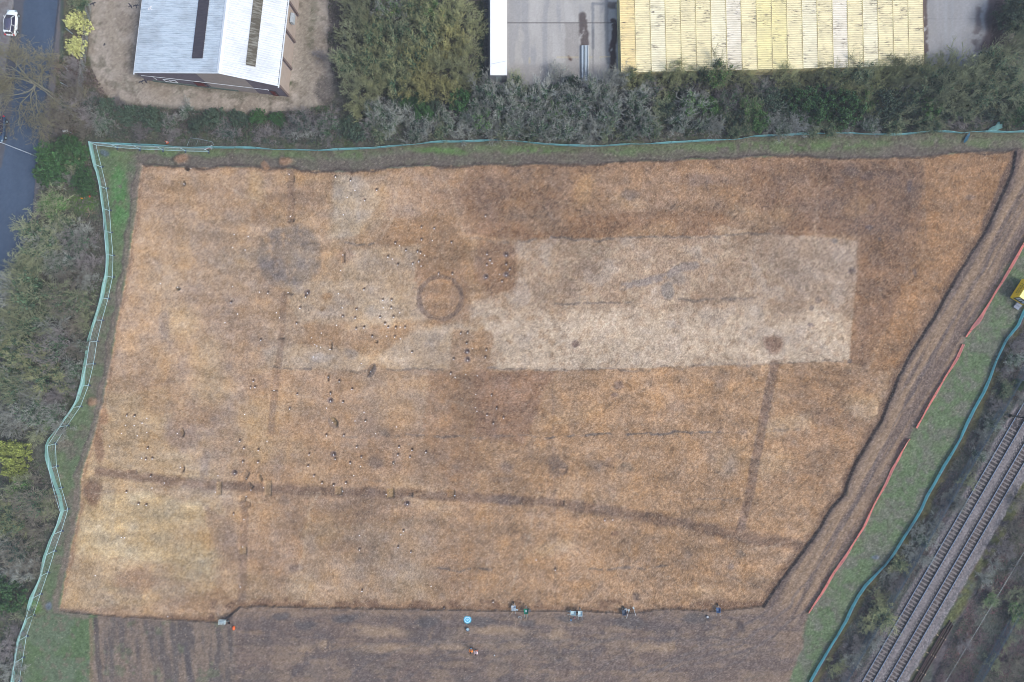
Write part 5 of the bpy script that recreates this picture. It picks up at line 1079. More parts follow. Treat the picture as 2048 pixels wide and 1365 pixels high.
for x, y, c, lab, cat, nm in ((166, 396, (250, 160, 50), 'orange plastic piece on the bright grass left of the fence', 'plastic piece', 'plastic_piece'), (178, 394, (190, 70, 50), 'dull red plastic piece on the bright grass left of the fence', 'plastic piece', 'plastic_piece'),
     (140, 450, (70, 74, 100), 'dark bag lying between the twiggy bushes by the bright grass', 'bag', 'dark_bag'), (903, 198, (190, 50, 60), 'small red object between the hedge bushes below the copse', 'litter', 'red_litter')):
    s = MB().lathe([(.3, 0), (.34, .1), (.2, .2), (.001, .22)], n=7); o = thing1(s, nm, simple(nm, rgb(*c, k=.8), .5), P(x, y), lab, cat, .3); o.scale = (1.1, .6, 1)
r = random.Random(12)
s = MB()
for i in range(12): a = r.uniform(0, 6.28); s.tube((0, 0, .1), (math.cos(a) * r.uniform(.4, 1.2), math.sin(a) * r.uniform(.4, 1.3), r.uniform(.05, .4)), .05, .02, 5)
thing1(s, 'dead_branches', simple('dead_wood', rgb(176, 156, 136), .9), P(181, 427), 'pale dead branches heaped on the bright grass left of the fence', 'branches')
s = MB()
for i in range(9): x = r.uniform(-1.2, 1.2); s.tube((x, 1.4 + r.uniform(-.4, .4), .6), (x - 1.1, -1.1 + r.uniform(-.4, .4), .15), .03, .03, 5)
thing1(s, 'leaning_poles', M_galv, P(1981, 228, .4), 'bundle of thin grey poles leaning under the trees at the top right', 'poles')
# birds over the shed yard
bd = empty('bird', (0, 0, 0))
vs = []; 
MB().lathe([(.001, 0)], n=3)
b0 = MB()
prof = [(.001, -.24), (.05, -.16), (.07, 0), (.05, .13), (.035, .17), (.04, .2), (.001, .27)]
for i in range(8):
    t_ = 2 * math.pi * i / 8
    for rr_, z in prof: b0.v.append((rr_ * math.cos(t_), z, rr_ * math.sin(t_)))
m_ = len(prof)
for i in range(8):
    for k in range(m_ - 1): b0.f.append([i * m_ + k, i * m_ + k + 1, ((i + 1) % 8) * m_ + k + 1, ((i + 1) % 8) * m_ + k])
M_crow = simple('dark_feather', rgb(44, 44, 56), .6)
b0.add([(-.05, -.2, 0), (.05, -.2, 0), (.09, -.38, 0), (-.09, -.38, 0), (0, -.2, .03)], [(0, 1, 2, 3), (0, 4, 1)]); b0.build('body', M_crow, bd, True)
for sx in (-1, 1):
    w1 = [(sx * .04, .08, .03), (sx * .22, .14, .1), (sx * .45, .0, .05), (sx * .42, -.08, .04), (sx * .2, -.06, .08), (sx * .04, -.1, .02)]
    f1 = (0, 1, 4, 5), (1, 2, 3, 4); vs = w1 + [(x, y, z - .012) for x, y, z in w1]; MB().add(vs, list(f1) + [tuple(reversed([i + 6 for i in q])) for q in f1] + [(0, 6, 7, 1), (1, 7, 8, 2), (2, 8, 9, 3), (3, 9, 10, 4), (4, 10, 11, 5)]).build('wing', M_crow, bd)
BL = [((283,164), .5, 'dark bird in flight just below the left corner of the shed roof'), ((292,163), 2.2, 'dark bird in flight, right of the other by the shed wall'), ((186,8), .5, 'dark bird in flight near the wire fence at the top'), ((261,12), -1.0, 'dark bird in flight left of the shed near the top edge'),
      ((272,12), .3, 'dark bird in flight nearest the shed roof edge at the top'), ((209,90), 1.4, 'dark bird low over the middle of the gravel yard'), ((300,17), 1.0, 'pale bird over the left slope of the white shed roof')]
for i, ((x, y), rz, lab) in enumerate(BL):
    o = bd if i == 0 else copy_tree(bd); h = 8.0; o.location = P(x, y, h); o.rotation_euler = (0, .2, rz); tag(o, lab, 'bird', 'birds flying over the shed yard')
    if i == 5: o.scale = (.7, .7, .7)
    if i == 6:
        mw = simple('pale_feather', rgb(210, 212, 216, .8), .6)
        for ch in o.children: ch.data = ch.data.copy(); ch.data.materials.clear(); ch.data.materials.append(mw)

# ---- the two people
def person(x, y, rz, vest, trousers, label, dev):
    c = P(x, y, 1.2); t = empty('person', (c.x, c.y, gz(x, y)), rz, (1.12, 1.12, 1.05)); tag(t, label, 'person', 'two people standing on the tracked soil')
    V_ = []; Ed = []; Rr = []
    def v(p, r_): V_.append(p); Rr.append(r_); return len(V_) - 1
    def chain(start, pts):
        a = start
        for p_, r_ in pts: b = v(p_, r_); Ed.append((a, b)); a = b
        return a
    pel = v((0, 0, .95), .145); ch = chain(pel, [((0, .01, 1.12), .13), ((0, .0, 1.32), .155), ((0, -.01, 1.44), .12)])
    nk = chain(ch, [((0, .01, 1.52), .058), ((0, .04, 1.60), .085), ((0, .05, 1.70), .092), ((0, .03, 1.77), .06)])
    for sx in (-1, 1):
        chain(pel, [((sx * .09, 0, .88), .10), ((sx * .11, .02, .5), .062), ((sx * .12, -.01, .1), .042), ((sx * .12, .12, .04), .038)])
        sh = chain(ch, [((sx * .17, 0, 1.40), .07), ((sx * .22, .04, 1.16), .048), ((sx * .12, .30, 1.12), .036), ((sx * .08, .37, 1.13), .026)])
        for k in range(4): chain(sh, [((sx * (.045 + .02 * k), .41, 1.145), .010), ((sx * (.03 + .02 * k), .45, 1.135 - .004 * k), .009)])
        chain(sh, [((sx * .045, .385, 1.15), .011), ((sx * .02, .405, 1.155), .009)])
    me = bpy.data.meshes.new('body'); me.from_pydata(V_, Ed, []); o = link('body', me, M_skin, t)
    sk = o.modifiers.new('skin', 'SKIN'); me.skin_vertices  # created with the modifier
    for i, sv in enumerate(me.skin_vertices[0].data): sv.radius = (Rr[i], Rr[i] * (.75 if i in (0, 1, 2, 3) else 1)); sv.use_root = (i == 0)
    ss = o.modifiers.new('sub', 'SUBSURF'); ss.levels = ss.render_levels = 1
    tr = MB()
    for sx in (-1, 1): tr.tube((sx * .09, 0, .96), (sx * .11, .02, .5), .11, .078, 12).tube((sx * .11, .02, .52), (sx * .12, -.01, .08), .078, .062, 12)
    tr.build('trousers', trousers, t, True)
    # jacket
    j = MB(); rings = [(.88, .20, .15), (1.0, .19, .145), (1.2, .2, .155), (1.36, .215, .15), (1.44, .15, .11), (1.49, .085, .08)]; n_ = 14
    for z, rx, ry in rings:
        for i in range(n_): a = 2 * math.pi * i / n_; j.v.append((rx * math.cos(a), ry * math.sin(a), z))
    for k in range(len(rings) - 1):
        for i in range(n_): j.f.append([k * n_ + i, k * n_ + (i + 1) % n_, (k + 1) * n_ + (i + 1) % n_, (k + 1) * n_ + i])
    for sx in (-1, 1): j.tube((sx * .15, 0, 1.42), (sx * .235, .04, 1.16), .085, .066, 10).tube((sx * .235, .03, 1.17), (sx * .125, .29, 1.12), .066, .05, 10)
    j.build('jacket', vest, t, True)
    st_ = MB()
    for z in (1.0, 1.15): 
        for i in range(n_):
            a, b = 2 * math.pi * i / n_, 2 * math.pi * (i + 1) / n_; rx, ry = .205, .16
            st_.v += [(rx * math.cos(q), ry * math.sin(q), zz) for q in (a, b) for zz in (z, z + .05)]; m0 = len(st_.v) - 4; st_.f.append([m0, m0 + 2, m0 + 3, m0 + 1])
    st_.build('reflective_band', M_white, t)
    MB().lathe([(.102, 0), (.112, .06), (.1, .13), (.06, .175), (.001, .19)], (0, .03, 1.64), 14).build('hair', M_hair, t, True)
    fc = MB(); fc.add([(0, .15, 1.665), (-.014, .135, 1.64), (.014, .135, 1.64), (0, .165, 1.645)], [(0, 1, 3), (0, 3, 2), (1, 2, 3)])
    for sx in (-1, 1): fc.lathe([(.001, -.01), (.012, 0), (.001, .01)], (sx * .032, .132, 1.69), 6)
    fc.box((0, .132, 1.61), (.04, .012, .008)); fc.build('face', M_skin, t)
    if dev: d = MB().box((0, .42, 1.17), (.17, .1, .03)).box((0, .48, 1.22), (.14, .02, .1)).build('controller', simple('controller', rgb(120, 180, 220, .8), .4), t)
    for sx in (-1, 1): MB().box((sx * .12, .06, .05), (.1, .28, .1), top=(.8, .8)).build('boot', M_black, t, bevel=.02)
person(941.5, 1304, -.1, simple('orange_jacket', rgb(255, 150, 60, 1.0), .6, 0, .05), simple('dark_trousers', rgb(70, 74, 92), .8), 'person in an orange high visibility jacket holding a controller, left of the pair', True)
person(952, 1307.5, .1, simple('pale_jacket', rgb(250, 232, 232, .95), .6, 0, .05), simple('orange_trousers', rgb(236, 96, 50, .8), .7), 'person in a white jacket and orange trousers, right of the pair', False)

# ---- small white marker tags, one at each recorded spot
AREAS = [((765,430,905,600), 'among the holes above the dark ring'), ((930,420,1040,600), 'in the brown patch right of the ring'), ((890,640,1040,735), 'in the brown patch below right of the ring'),
 ((665,560,835,720), 'in the cluster left of the dark ring'), ((660,335,765,560), 'in the pale strip near the top edge'), ((480,420,670,560), 'on or near the large grey circle'), ((480,560,665,745), 'below the large grey circle'),
 ((520,335,620,460), 'at the upper dug slots of the narrow ditch'), ((860,735,1050,880), 'in the darker brown patch right of centre'), ((600,735,860,880), 'around the two large half-dug pits'), ((480,735,600,880), 'by the narrow ditch left of the pits'),
 ((600,880,880,1012), 'between the middle drain and the long ditch'), ((430,880,600,1030), 'around the crossing of the two ditches'), ((200,800,330,930), 'in the pale yellowish patch at far left'), ((200,930,430,1120), 'near the left end of the long ditch'),
 ((640,1020,900,1240), 'in the lower middle of the dig'), ((900,1000,1300,1240), 'in the soil above the wheelbarrows'), ((430,1030,640,1240), 'along the lower narrow ditch'), ((100,1120,430,1240), 'in the bottom left corner of the dig'), ((250,340,520,740), 'in the upper left part of the dig'), ((960,400,1000,440), 'alone in the brown soil near the top middle')]
CL = {}
for x, y, k in TAGS:
    for i, ((a, b, c, d), nm) in enumerate(AREAS):
        if a <= x < c and b <= y < d: break
    else: i, nm = 99, 'on the bare brown soil of the dig'
    if abs(x - 970) < 4 and abs(y - 431) < 4: i, nm = 98, 'standing alone near the top middle'
    CL.setdefault((i, nm, k), []).append((x, y))
mt_ = simple('tag_white', rgb(246, 248, 255, .95), .35, 0, 0, 1); pr = None
KN = {'s': 'with no hole', 'h': 'at a small hole', 'H': 'on a wide dark hole'}
for (i, nm, k), pts in CL.items():
    pts.sort()
    for j, (x, y) in enumerate(pts):
        if pr is None:
            pr = empty('marker_tag', (0, 0, 0)); MB().box((0, 0, .16), (.15, .13, .012), M=Matrix.Rotation(.35, 3, 'X')).build('plate', mt_, pr); MB().tube((0, 0, -.05), (0, 0, .17), .008, n=5).build('nail', M_galv, pr); o = pr
        else: o = copy_tree(pr)
        yy = y + (1.6 if k != 's' else 0); q = P(x + (.4 if k != 's' else 0), yy); o.location = (q.x, q.y, min(gz(x, yy + 1), gz(x, yy)) + .02 if k == 's' else -.44); o.rotation_euler.z = random.uniform(-.8, .8)
        extra = '' if len(pts) == 1 else ((', leftmost of its kind there' if j == 0 else ', rightmost of its kind there') if j in (0, len(pts) - 1) else ', one of the middle ones of its kind there')
        tag(o, 'white tag %s %s' % (KN[k], nm), 'marker tag', 'white marker tags, %s, %s' % (nm, {'s': 'no hole', 'h': 'small holes', 'H': 'wide holes'}[k]))

# ================================================================== PLANTS
def prisms(p0, p1, r0, r1):
    """three-sided tapering twigs from arrays"""
    d = p1 - p0; L = np.linalg.norm(d, axis=1, keepdims=True) + 1e-9; d = d / L
    up = np.where(np.abs(d[:, 2:3]) > .9, np.array([[1., 0, 0]]), np.array([[0, 0, 1.]])); a = np.cross(d, up); a /= np.linalg.norm(a, axis=1, keepdims=True) + 1e-9; b = np.cross(d, a)
    n = len(p0); vs = np.zeros((n, 6, 3))
    for i in range(3):
        t = 2 * math.pi * i / 3; o = a * math.cos(t) + b * math.sin(t); vs[:, i] = p0 + o * r0[:, None]; vs[:, 3 + i] = p1 + o * r1[:, None]
    base = (np.arange(n) * 6)[:, None]; q = np.concatenate([base + np.array([[i, (i + 1) % 3, 3 + (i + 1) % 3, 3 + i]]) for i in range(3)])
    return vs.reshape(-1, 3), q
def leaves(c, size, rng, tilt=1.0, asp=.6):
    """one folded diamond leaf cluster face per centre"""
    n = len(c); nz = rng.normal(size=(n, 3)); nz[:, 2] = np.abs(nz[:, 2]) + tilt; nz /= np.linalg.norm(nz, axis=1, keepdims=True)
    r = rng.normal(size=(n, 3)); a = np.cross(nz, r); a /= np.linalg.norm(a, axis=1, keepdims=True) + 1e-9; b = np.cross(nz, a); s = size * rng.uniform(.6, 1.3, (n, 1))
    vs = np.stack([c - a * s, c - b * s * asp + nz * s * .12, c + a * s, c + b * s * asp + nz * s * .12], 1).reshape(-1, 3); q = (np.arange(n) * 4)[:, None] + np.array([[0, 1, 2, 3]])
    return vs, q
def skeleton(seed, n1, el, n2=6, n3=6, n4=5, trunk=.2, wob=.16, r0=.035, spread=1.0, ang=(.4, .8)):
    rng = random.Random(seed); segs = {1: [], 2: [], 3: [], 4: []}; big = []
    def br(p, d, L, r, lv):
        ns = {1: 5, 2: 4, 3: 3, 4: 2}[lv]; q = p.copy(); pts = [(q.copy(), r)]; dd = d.copy()
        for i in range(ns):
            dd = (dd + Vector((rng.gauss(0, wob), rng.gauss(0, wob), rng.gauss(0, wob) * .7 + .05))).normalized(); q = q + dd * L / ns; pts.append((q.copy(), r * (1 - .75 * (i + 1) / ns)))
        for (a, ra), (b, rb) in zip(pts[:-1], pts[1:]): segs[lv].append((a, b, ra, rb))
        if lv == 4: return
        k = {1: n2, 2: n3, 3: n4}[lv]
        for j in range(k):
            t = .25 + .75 * (j + rng.random()) / k; f = min(t, .999) * ns; i = int(f); a, ra = pts[i]; b, rb = pts[i + 1]; pt = a.lerp(b, f - i); ax = (b - a).normalized(); o = ax.orthogonal().normalized(); o.rotate(Matrix.Rotation(rng.uniform(0, 6.283), 3, ax))
            th = rng.uniform(*ang); nd = (ax * math.cos(th) + o * math.sin(th)); nd.z += .12; br(pt, nd.normalized(), L * rng.uniform(.42, .66), max(ra * .55, .0035), lv + 1)
    for i in range(n1):
        az_ = 2.4 * i + rng.uniform(-.4, .4); e = R_(rng.uniform(*el)); z0 = trunk * rng.uniform(.5, 1)
        br(Vector((0, 0, z0)), Vector((math.cos(az_) * math.cos(e) * spread, math.sin(az_) * math.cos(e) * spread, math.sin(e))).normalized(), rng.uniform(.62, .95), r0 * rng.uniform(.6, 1), 1)
    return segs
def arr(s): return np.array([list(a) for a, b, c, d in s]), np.array([list(b) for a, b, c, d in s]), np.array([c for a, b, c, d in s]), np.array([d for a, b, c, d in s])
BARK = objcolor('bark', .9, .25, 4); TWIG = objcolor('twig', .85, .22, 3.5, .22, None, .1); LEAF = objcolor('leaf', .6, .25, 3.0, .6, None, .25)
PROT = {}
def make_proto(key, seed, kind):
    rng = np.random.default_rng(seed)
    par = {'up': dict(n1=11, el=(25, 85)), 'wide': dict(n1=12, el=(10, 70), spread=1.2), 'shrub': dict(n1=16, el=(15, 85), n2=5, n3=5, n4=5, trunk=.08, r0=.02), 'sparse': dict(n1=8, el=(20, 80), n2=5, n3=4, n4=3)}[kind]
    sg = skeleton(seed, **par); P0, P1, A, B = arr(sg[1] + sg[2]); Q0, Q1, C_, D_ = arr(sg[3] + sg[4])
    allp = np.concatenate([P1, Q1]); rad = np.percentile(np.hypot(allp[:, 0], allp[:, 1]), 96); zt = np.percentile(allp[:, 2], 99); sc = np.array([1 / rad, 1 / rad, 1 / zt])
    P0, P1, Q0, Q1 = P0 * sc, P1 * sc, Q0 * sc, Q1 * sc
    v1, q1 = prisms(P0, P1, A * .8, np.maximum(B, .003)); v2, q2 = prisms(Q0, Q1, np.maximum(C_ * .8, .0046), np.full(len(D_), .0032))
    tr = MB().tube((0, 0, -.03), (0, 0, .12), .055, .04, 8); tme = bpy.data.meshes.new('trunk'); nb = len(v1); tv = np.array([list(v) for v in tr.v]); tq = np.array([f for f in tr.f if len(f) == 4])
    trunk = np_mesh('trunk', np.concatenate([v1, tv]), np.concatenate([q1, tq + nb])); crown = np_mesh('crown', v2, q2); trunk.materials.append(BARK); crown.materials.append(TWIG)
    # ivy / leaf clumps riding on the inner limbs
    n = 2600; k = rng.integers(0, len(P0), n); base = P0[k] + (P1[k] - P0[k]) * rng.random((n, 1)); keep = np.hypot(base[:, 0], base[:, 1]) < .62; c = base[keep] + rng.normal(0, .055, (keep.sum(), 3)); c[:, 2] = np.clip(c[:, 2], .05, .85)
    vl, ql = leaves(c, .042, rng); ivy = np_mesh('ivy', vl, ql); ivy.materials.append(LEAF); PROT[key] = (trunk, crown, ivy)
for i, (k, s, kd) in enumerate((('u1', 11, 'up'), ('u2', 12, 'up'), ('u3', 13, 'up'), ('w1', 21, 'wide'), ('w2', 22, 'wide'), ('s1', 31, 'shrub'), ('s2', 32, 'shrub'), ('p1', 41, 'sparse'), ('p2', 42, 'sparse'))): make_proto(k, s, kd)
def leafy_proto(key, seed, n=10500, lobes=9, size=.042, gap=.0):
    rng = np.random.default_rng(seed); cs = [(0, 0, .5, .52)]
    for i in range(lobes):
        a = 6.283 * i / lobes + rng.uniform(-.3, .3); r = rng.uniform(.4, .68); cs.append((math.cos(a) * r, math.sin(a) * r, rng.uniform(.3, .6), rng.uniform(.26, .42)))
    for i in range(4): a = rng.uniform(0, 6.28); r = rng.uniform(.1, .4); cs.append((math.cos(a) * r, math.sin(a) * r, rng.uniform(.62, .75), rng.uniform(.2, .3)))
    out = []; w_ = np.array([c[3] ** 2 for c in cs]); w_ /= w_.sum(); k = rng.choice(len(cs), n, p=w_); cc = np.array(cs)[k]
    d = rng.normal(size=(n, 3)); d[:, 2] = d[:, 2] * .8 + .15; d /= np.linalg.norm(d, axis=1, keepdims=True); rr_ = cc[:, 3:4] * (1 - np.abs(rng.normal(0, .14, (n, 1)))) * (1 + .12 * np.sin(d[:, 0:1] * 9 + k[:, None]) * np.cos(d[:, 1:2] * 8))
    c = cc[:, :3] + d * rr_; nt_ = 230; tc_ = c[rng.integers(0, n, nt_)] * (1 + rng.normal(0, .05, (nt_, 1))); c = tc_[rng.integers(0, nt_, n)] + rng.normal(0, .042, (n, 3)); c[:, 2] = np.clip(c[:, 2], .02, 1.1); vl, ql = leaves(c, size, rng, .5); fol = np_mesh('foliage', vl, ql); fol.materials.append(LEAF)
    sg = skeleton(seed, 9, (30, 85), 4, 3, 2, .15, .2, .03); P0, P1, A, B = arr(sg[1] + sg[2] + sg[3]); rad = np.percentile(np.hypot(P1[:, 0], P1[:, 1]), 97); v1, q1 = prisms(P0 * [.95 / rad, .95 / rad, .8], P1 * [.95 / rad, .95 / rad, .8], A, np.maximum(B, .004)); tk = np_mesh('trunk', v1, q1); tk.materials.append(BARK); PROT[key] = (tk, fol)
leafy_proto('e1', 51); leafy_proto('e2', 52, 9500, 7, .034); leafy_proto('e3', 53, 8500, 11, .04)
# kinds: prototypes, twig colour, ivy colour, height factor, wording
TC = {'g': ((140, 144, 138), 'bare grey-twigged'), 'y': ((140, 144, 108), 'bare yellow-lichened'), 'o': ((148, 146, 100), 'bare golden-lichened'), 'm': ((134, 140, 112), 'bare grey-green'), 'p': ((124, 120, 120), 'bare purplish grey'), 'b': ((120, 116, 106), 'bare brown-twigged'), 'w': ((146, 150, 146), 'bare pale-twigged')}
EC = {'E': ((58, 92, 52), 'dark evergreen'), 'D': ((68, 86, 70), 'very dark evergreen'), 'G': ((80, 116, 64), 'bright green leafy'), 'Y': ((208, 212, 140), 'yellow-green variegated'), 'V': ((140, 152, 76), 'mustard-green leafy'), 'B': ((76, 92, 82), 'dull blue-green')}
IV = {'1': (74, 100, 74), '2': (86, 124, 66), '3': (62, 84, 72)}
r = random.Random(99); LAB = []
def plant(code, px, py, rp, hf=None, place='', scale_z=None):
    """code: twig or leaf letter, optional ivy digit; rp crown radius in photo pixels"""
    R = rp * S; L = code[0]
    if L in TC:
        if hf is None: hf = 1.5
        h = max(1.2, R * hf); key = r.choice(['u1', 'u2', 'u3', 'w1', 'w2'] if rp > 26 else (['s1', 's2', 'u2'] if rp > 16 else ['p1', 'p2', 's1'])); q = P(px, py, h * .55)
        t = empty('bare_tree' if h > 3.2 else 'bare_shrub', (q.x, q.y, -.02), r.uniform(0, 6.28), (R, R, h)); tk, cr, iv = PROT[key]; c, nm = TC[L]
        a = link('trunk', tk, None, t); a.color = rgb(*[x * .8 for x in c], k=.7); b = link('crown', cr, None, t); f = r.uniform(.88, 1.1); b.color = rgb(*[min(250, x * f * (1.14 if L in 'gwpb' else 1.12)) for x in c], k=.9)
        if len(code) > 1: i_ = link('ivy', iv, None, t); i_.color = rgb(*IV[code[1]], k=.8); nm += ' ivy-clad'
        cat = 'tree' if h > 3.2 else 'shrub'
    else:
        if hf is None: hf = 1.15
        h = max(.8, R * hf); q = P(px, py, h * .5); tk, fo = PROT[r.choice(['e1', 'e2', 'e3'])]; c, nm = EC[L]; t = empty('leafy_bush', (q.x, q.y, -.05), r.uniform(0, 6.28), (R, R, h))
        a = link('trunk', tk, None, t); a.color = rgb(110, 100, 84); b = link('foliage', fo, None, t); f = r.uniform(.9, 1.1); b.color = rgb(*[min(250, x * f) for x in c], k=.85); cat = 'bush'
    sz = 'large ' if rp > 40 else ('small ' if rp < 23 else ''); LAB.append((t, sz + nm + ' ' + cat, cat, place, px, py))
def group(place, txt, hf=None):
    for q in txt.split(';'):
        a = q.split(); plant(a[0], float(a[1]), float(a[2]), float(a[3]), float(a[4]) if len(a) > 4 else hf, place)
group('in the hedge under the shed yard', 'g1 372 224 24;D 432 236 26;D 476 238 24;E 517 236 20;E 557 239 19 1.2;D 212 222 26;D 258 232 28;D 308 238 28;p1 340 246 24;D 398 246 24;p3 600 246 32;p1 655 250 34;D 690 252 26;D 712 262 24;w 592 268 18;w 624 262 18;p 240 206 18;p 285 262 24 1;p 350 268 22 .8;p3 455 262 28 .8;p 530 266 26 .8;p3 575 262 22 .8;E 640 248 12;g1 205 245 26;p3 180 205 26', 1.2)
group('in the copse by the shed', 'm 706 18 38;m 745 14 36;w2 782 14 38;y1 826 16 40;y2 868 24 38;y 915 18 42;y 948 52 30;m 706 72 38;y1 750 76 40;m1 798 68 40;y1 848 74 42;o 902 74 42;y 934 100 34;m1 698 122 36;y1 742 124 40;y1 786 116 40;o1 832 116 42;y 878 124 38;y 922 138 36;m 712 166 34;y 746 176 38;y1 786 166 38;o 822 170 32;o 862 178 36;o 898 180 32;y 938 156 28;y1 770 45 34;y1 888 50 34;o 850 145 32;m1 725 45 30;y1 812 142 30;p 640 110 16 .6;y 720 205 30;m1 815 95 30;y1 760 150 30;o 880 100 28;E 835 200 22;D 860 60 24;D 770 130 24;E 815 205 20', 1.7)
group('in the hedge below the copse', 'm1 760 264 24;g1 830 268 24;m1 880 262 24;g 925 262 26;p1 740 246 26;y 716 226 26;w1 746 220 32;g1 772 240 34;g 800 226 30;g3 838 250 28;E 846 226 27;g1 884 232 24;E 926 206 31 1.3;g1 900 252 24;g 858 256 24;w 812 282 14;g1 936 238 26;D 868 212 22;D 795 206 24', 1.4)
group('in the hedge below the cabin', 'm1 1035 175 32;g1 960 214 32;m1 1005 262 26;g1 1050 232 30;g1 976 186 40;g1 1002 214 42;g2 966 238 36;g1 1028 248 36;g1 1048 202 42;g 990 262 26;D 1010 190 26', 1.5)
group('in the hedge below the metal sheets', 'g1 1100 262 28;m1 1060 264 26;g1 1160 264 28;m1 1215 262 26;g 1140 185 30;w1 1084 196 42;g1 1082 250 40;D 1142 172 22 2;g2 1112 224 36;w1 1150 214 46;g1 1132 256 40;g1 1190 186 46;w1 1216 222 46;g 1182 256 38;g 1228 162 38;g 1120 150 30 1.2;D 1110 190 26;D 1170 214 26;D 1060 222 24', 1.6)
group('in the hedge below the leftmost containers', 'y1 1260 150 24 2;m1 1310 256 26;g1 1260 262 26;y 1375 152 28 1.9;m1 1320 212 28;g1 1405 248 26;p1 1370 182 26;g1 1276 208 36;g1 1290 246 34;y 1268 164 28;y1 1298 160 26;p3 1308 186 28;G 1340 198 17;y 1350 142 30 2;y 1340 164 32;g2 1386 208 38;g1 1358 240 30;G 1424 214 27 1.4;p 1398 180 26;D 1330 225 24;D 1262 240 22', 1.5)
group('in the hedge below the middle containers', 'm1 1490 250 26;y 1500 160 26 1.7;p1 1525 180 28;g1 1565 256 26;m1 1470 262 22;y1 1405 152 26 2;m1 1450 226 26;y2 1436 152 38 2;y 1468 152 32;D 1436 142 22 2;p1 1460 196 32;g 1430 252 28;m2 1500 214 34;G 1512 240 28;D 1546 206 34 1.4;g 1542 240 28;y 1566 154 28 1.8;w 1592 250 30;E 1602 202 34 1.4;y1 1585 178 26;D 1480 236 24;D 1570 232 24', 1.5)
group('in the hedge below the rightmost containers', 'm1 1660 258 24;y1 1680 156 30 1.9;m1 1625 256 26;g1 1740 250 26;y 1790 140 30 2.1;m1 1790 248 28;y1 1840 145 32 2;m1 1850 240 28;p1 1660 182 26;y1 1745 180 26;y 1646 152 30 1.8;E 1640 212 42 1.3;E 1690 220 44 1.4;y 1702 178 30;m1 1722 150 34 1.9;y2 1732 202 34;D 1772 216 40 1.4;y 1766 158 34 1.8;m 1808 150 34 2;D 1806 206 32 1.4;p1 1812 184 30;w 1766 188 20;g 1690 254 24 1;D 1830 222 26 1.4;y 1610 158 22', 1.5)
group('among the trees at top right', 'm1 1930 225 32;m1 1870 250 24;m 1965 150 44;m1 2010 225 30;m1 1834 188 40;G 1864 214 32 1.3;m1 1872 160 46;m 1904 198 48;m 1930 148 48;m1 1992 128 52;m1 1962 184 50;m1 2022 168 52;m 2038 92 42;E 2040 222 36 1.4;D 2034 24 42 1.4;m1 2042 50 34;D 1984 214 30 1.4;D 1946 214 26;G 2024 224 14;m 1900 130 32;p 1950 236 26 .9;p 1910 242 26 .9;D 1890 224 24', 1.6)
group('at the roadside by the yard', 'b 130 240 28;p 176 238 26;b 112 212 26;p 154 214 28;g 192 226 22;b 140 190 24;p 120 262 22;m1 158 4 28;Y 156 44 25 1.3;Y 151 92 22 1.3;p 150 130 22;p 142 158 26;b 160 188 26;p3 128 214 26;b 170 262 22;p 105 236 20', 1.3)
group('beside the road at upper left', 'm1 120 450 34;g 165 470 30;m 60 520 36;g1 110 530 34;E 108 322 40 1.3;E 136 296 26 1.9;E 84 342 22 1;m1 148 334 20 1.4;E 150 306 30;E 168 364 32 1.2;E 96 346 30;w 86 370 14;g 116 362 18;m2 106 412 42;m1 72 478 54;g1 92 488 44;p1 150 482 40;p 172 520 30;g3 140 520 34;g 140 352 18', 1.2)
group('in the thicket at middle left', 'm1 155 600 34;g 172 560 26;m 168 640 24;g1 140 740 28;m1 60 540 40;g 120 860 24;m 75 870 24;g1 160 690 22;m 20 640 40;g 60 780 36;m1 110 590 34;m1 62 588 60;g 18 582 48;b1 128 606 44;m1 64 640 50;y1 42 700 50;p1 102 698 44;m1 28 774 50;y1 88 752 48;G 18 762 26;g1 60 822 46;p1 128 770 28;g1 104 824 34;G 92 850 13;g1 4 660 40;E 20 690 30;b 150 650 24;g 14 840 40;p 108 790 34;g 110 655 40;m 44 545 40;g1 28 735 40;b 150 700 26;b 140 560 36', 1.4)
group('in the bushes at lower left', 'g 40 1150 34;m 90 1010 30;m1 50 1230 24 .8;g 22 1345 30 .8;V 24 906 38 1;V 32 944 28 1;m2 44 986 36;b1 64 1006 46;y1 18 1040 46;b 76 1058 36;b3 30 1100 40;E 16 1192 44 1.1;b 66 1130 28 .9;b 70 964 24 .9;b 24 1146 30 .9;p 14 1300 30 .7;p 34 1262 20 .6;m 80 1016 30;g3 6 1080 34', 1.2)
group('in the scrub left of the railway', 'g1 2030 722 26;m1 2012 782 24;g1 1986 852 24;g1 1960 912 22;m 1938 962 22;g 1906 992 22;g 1872 1052 24;g1 1848 1082 24;y1 1800 1132 24;g 1822 1104 20;y 1760 1200 24;y1 1768 1238 34;y 1736 1250 20;g 1748 1284 26;y 1676 1334 22;g 1706 1318 24;p 1712 1292 22;p 1690 1350 22;g 1964 876 20;g 1850 1120 22;p 2034 690 22;p 2012 740 20;E 2040 770 16;p 1996 812 18;g 1920 1012 20;p 1888 1010 18;g 1838 1060 20;p 1790 1168 22;g 1780 1150 20;g 2040 800 18', 1.0)
group('in the brambles right of the railway', 'm2 1982 1200 22;m2 2036 1226 34;m 2040 1190 24;g 1990 1130 20;p 2010 1100 26;b 2036 1060 28;g 1970 1160 18;m 1990 1325 22;b 2024 1330 24;p 1930 1290 20;m 2014 1285 18;b 1905 1340 18;p 2040 1140 26;b 2040 1000 24', .9)
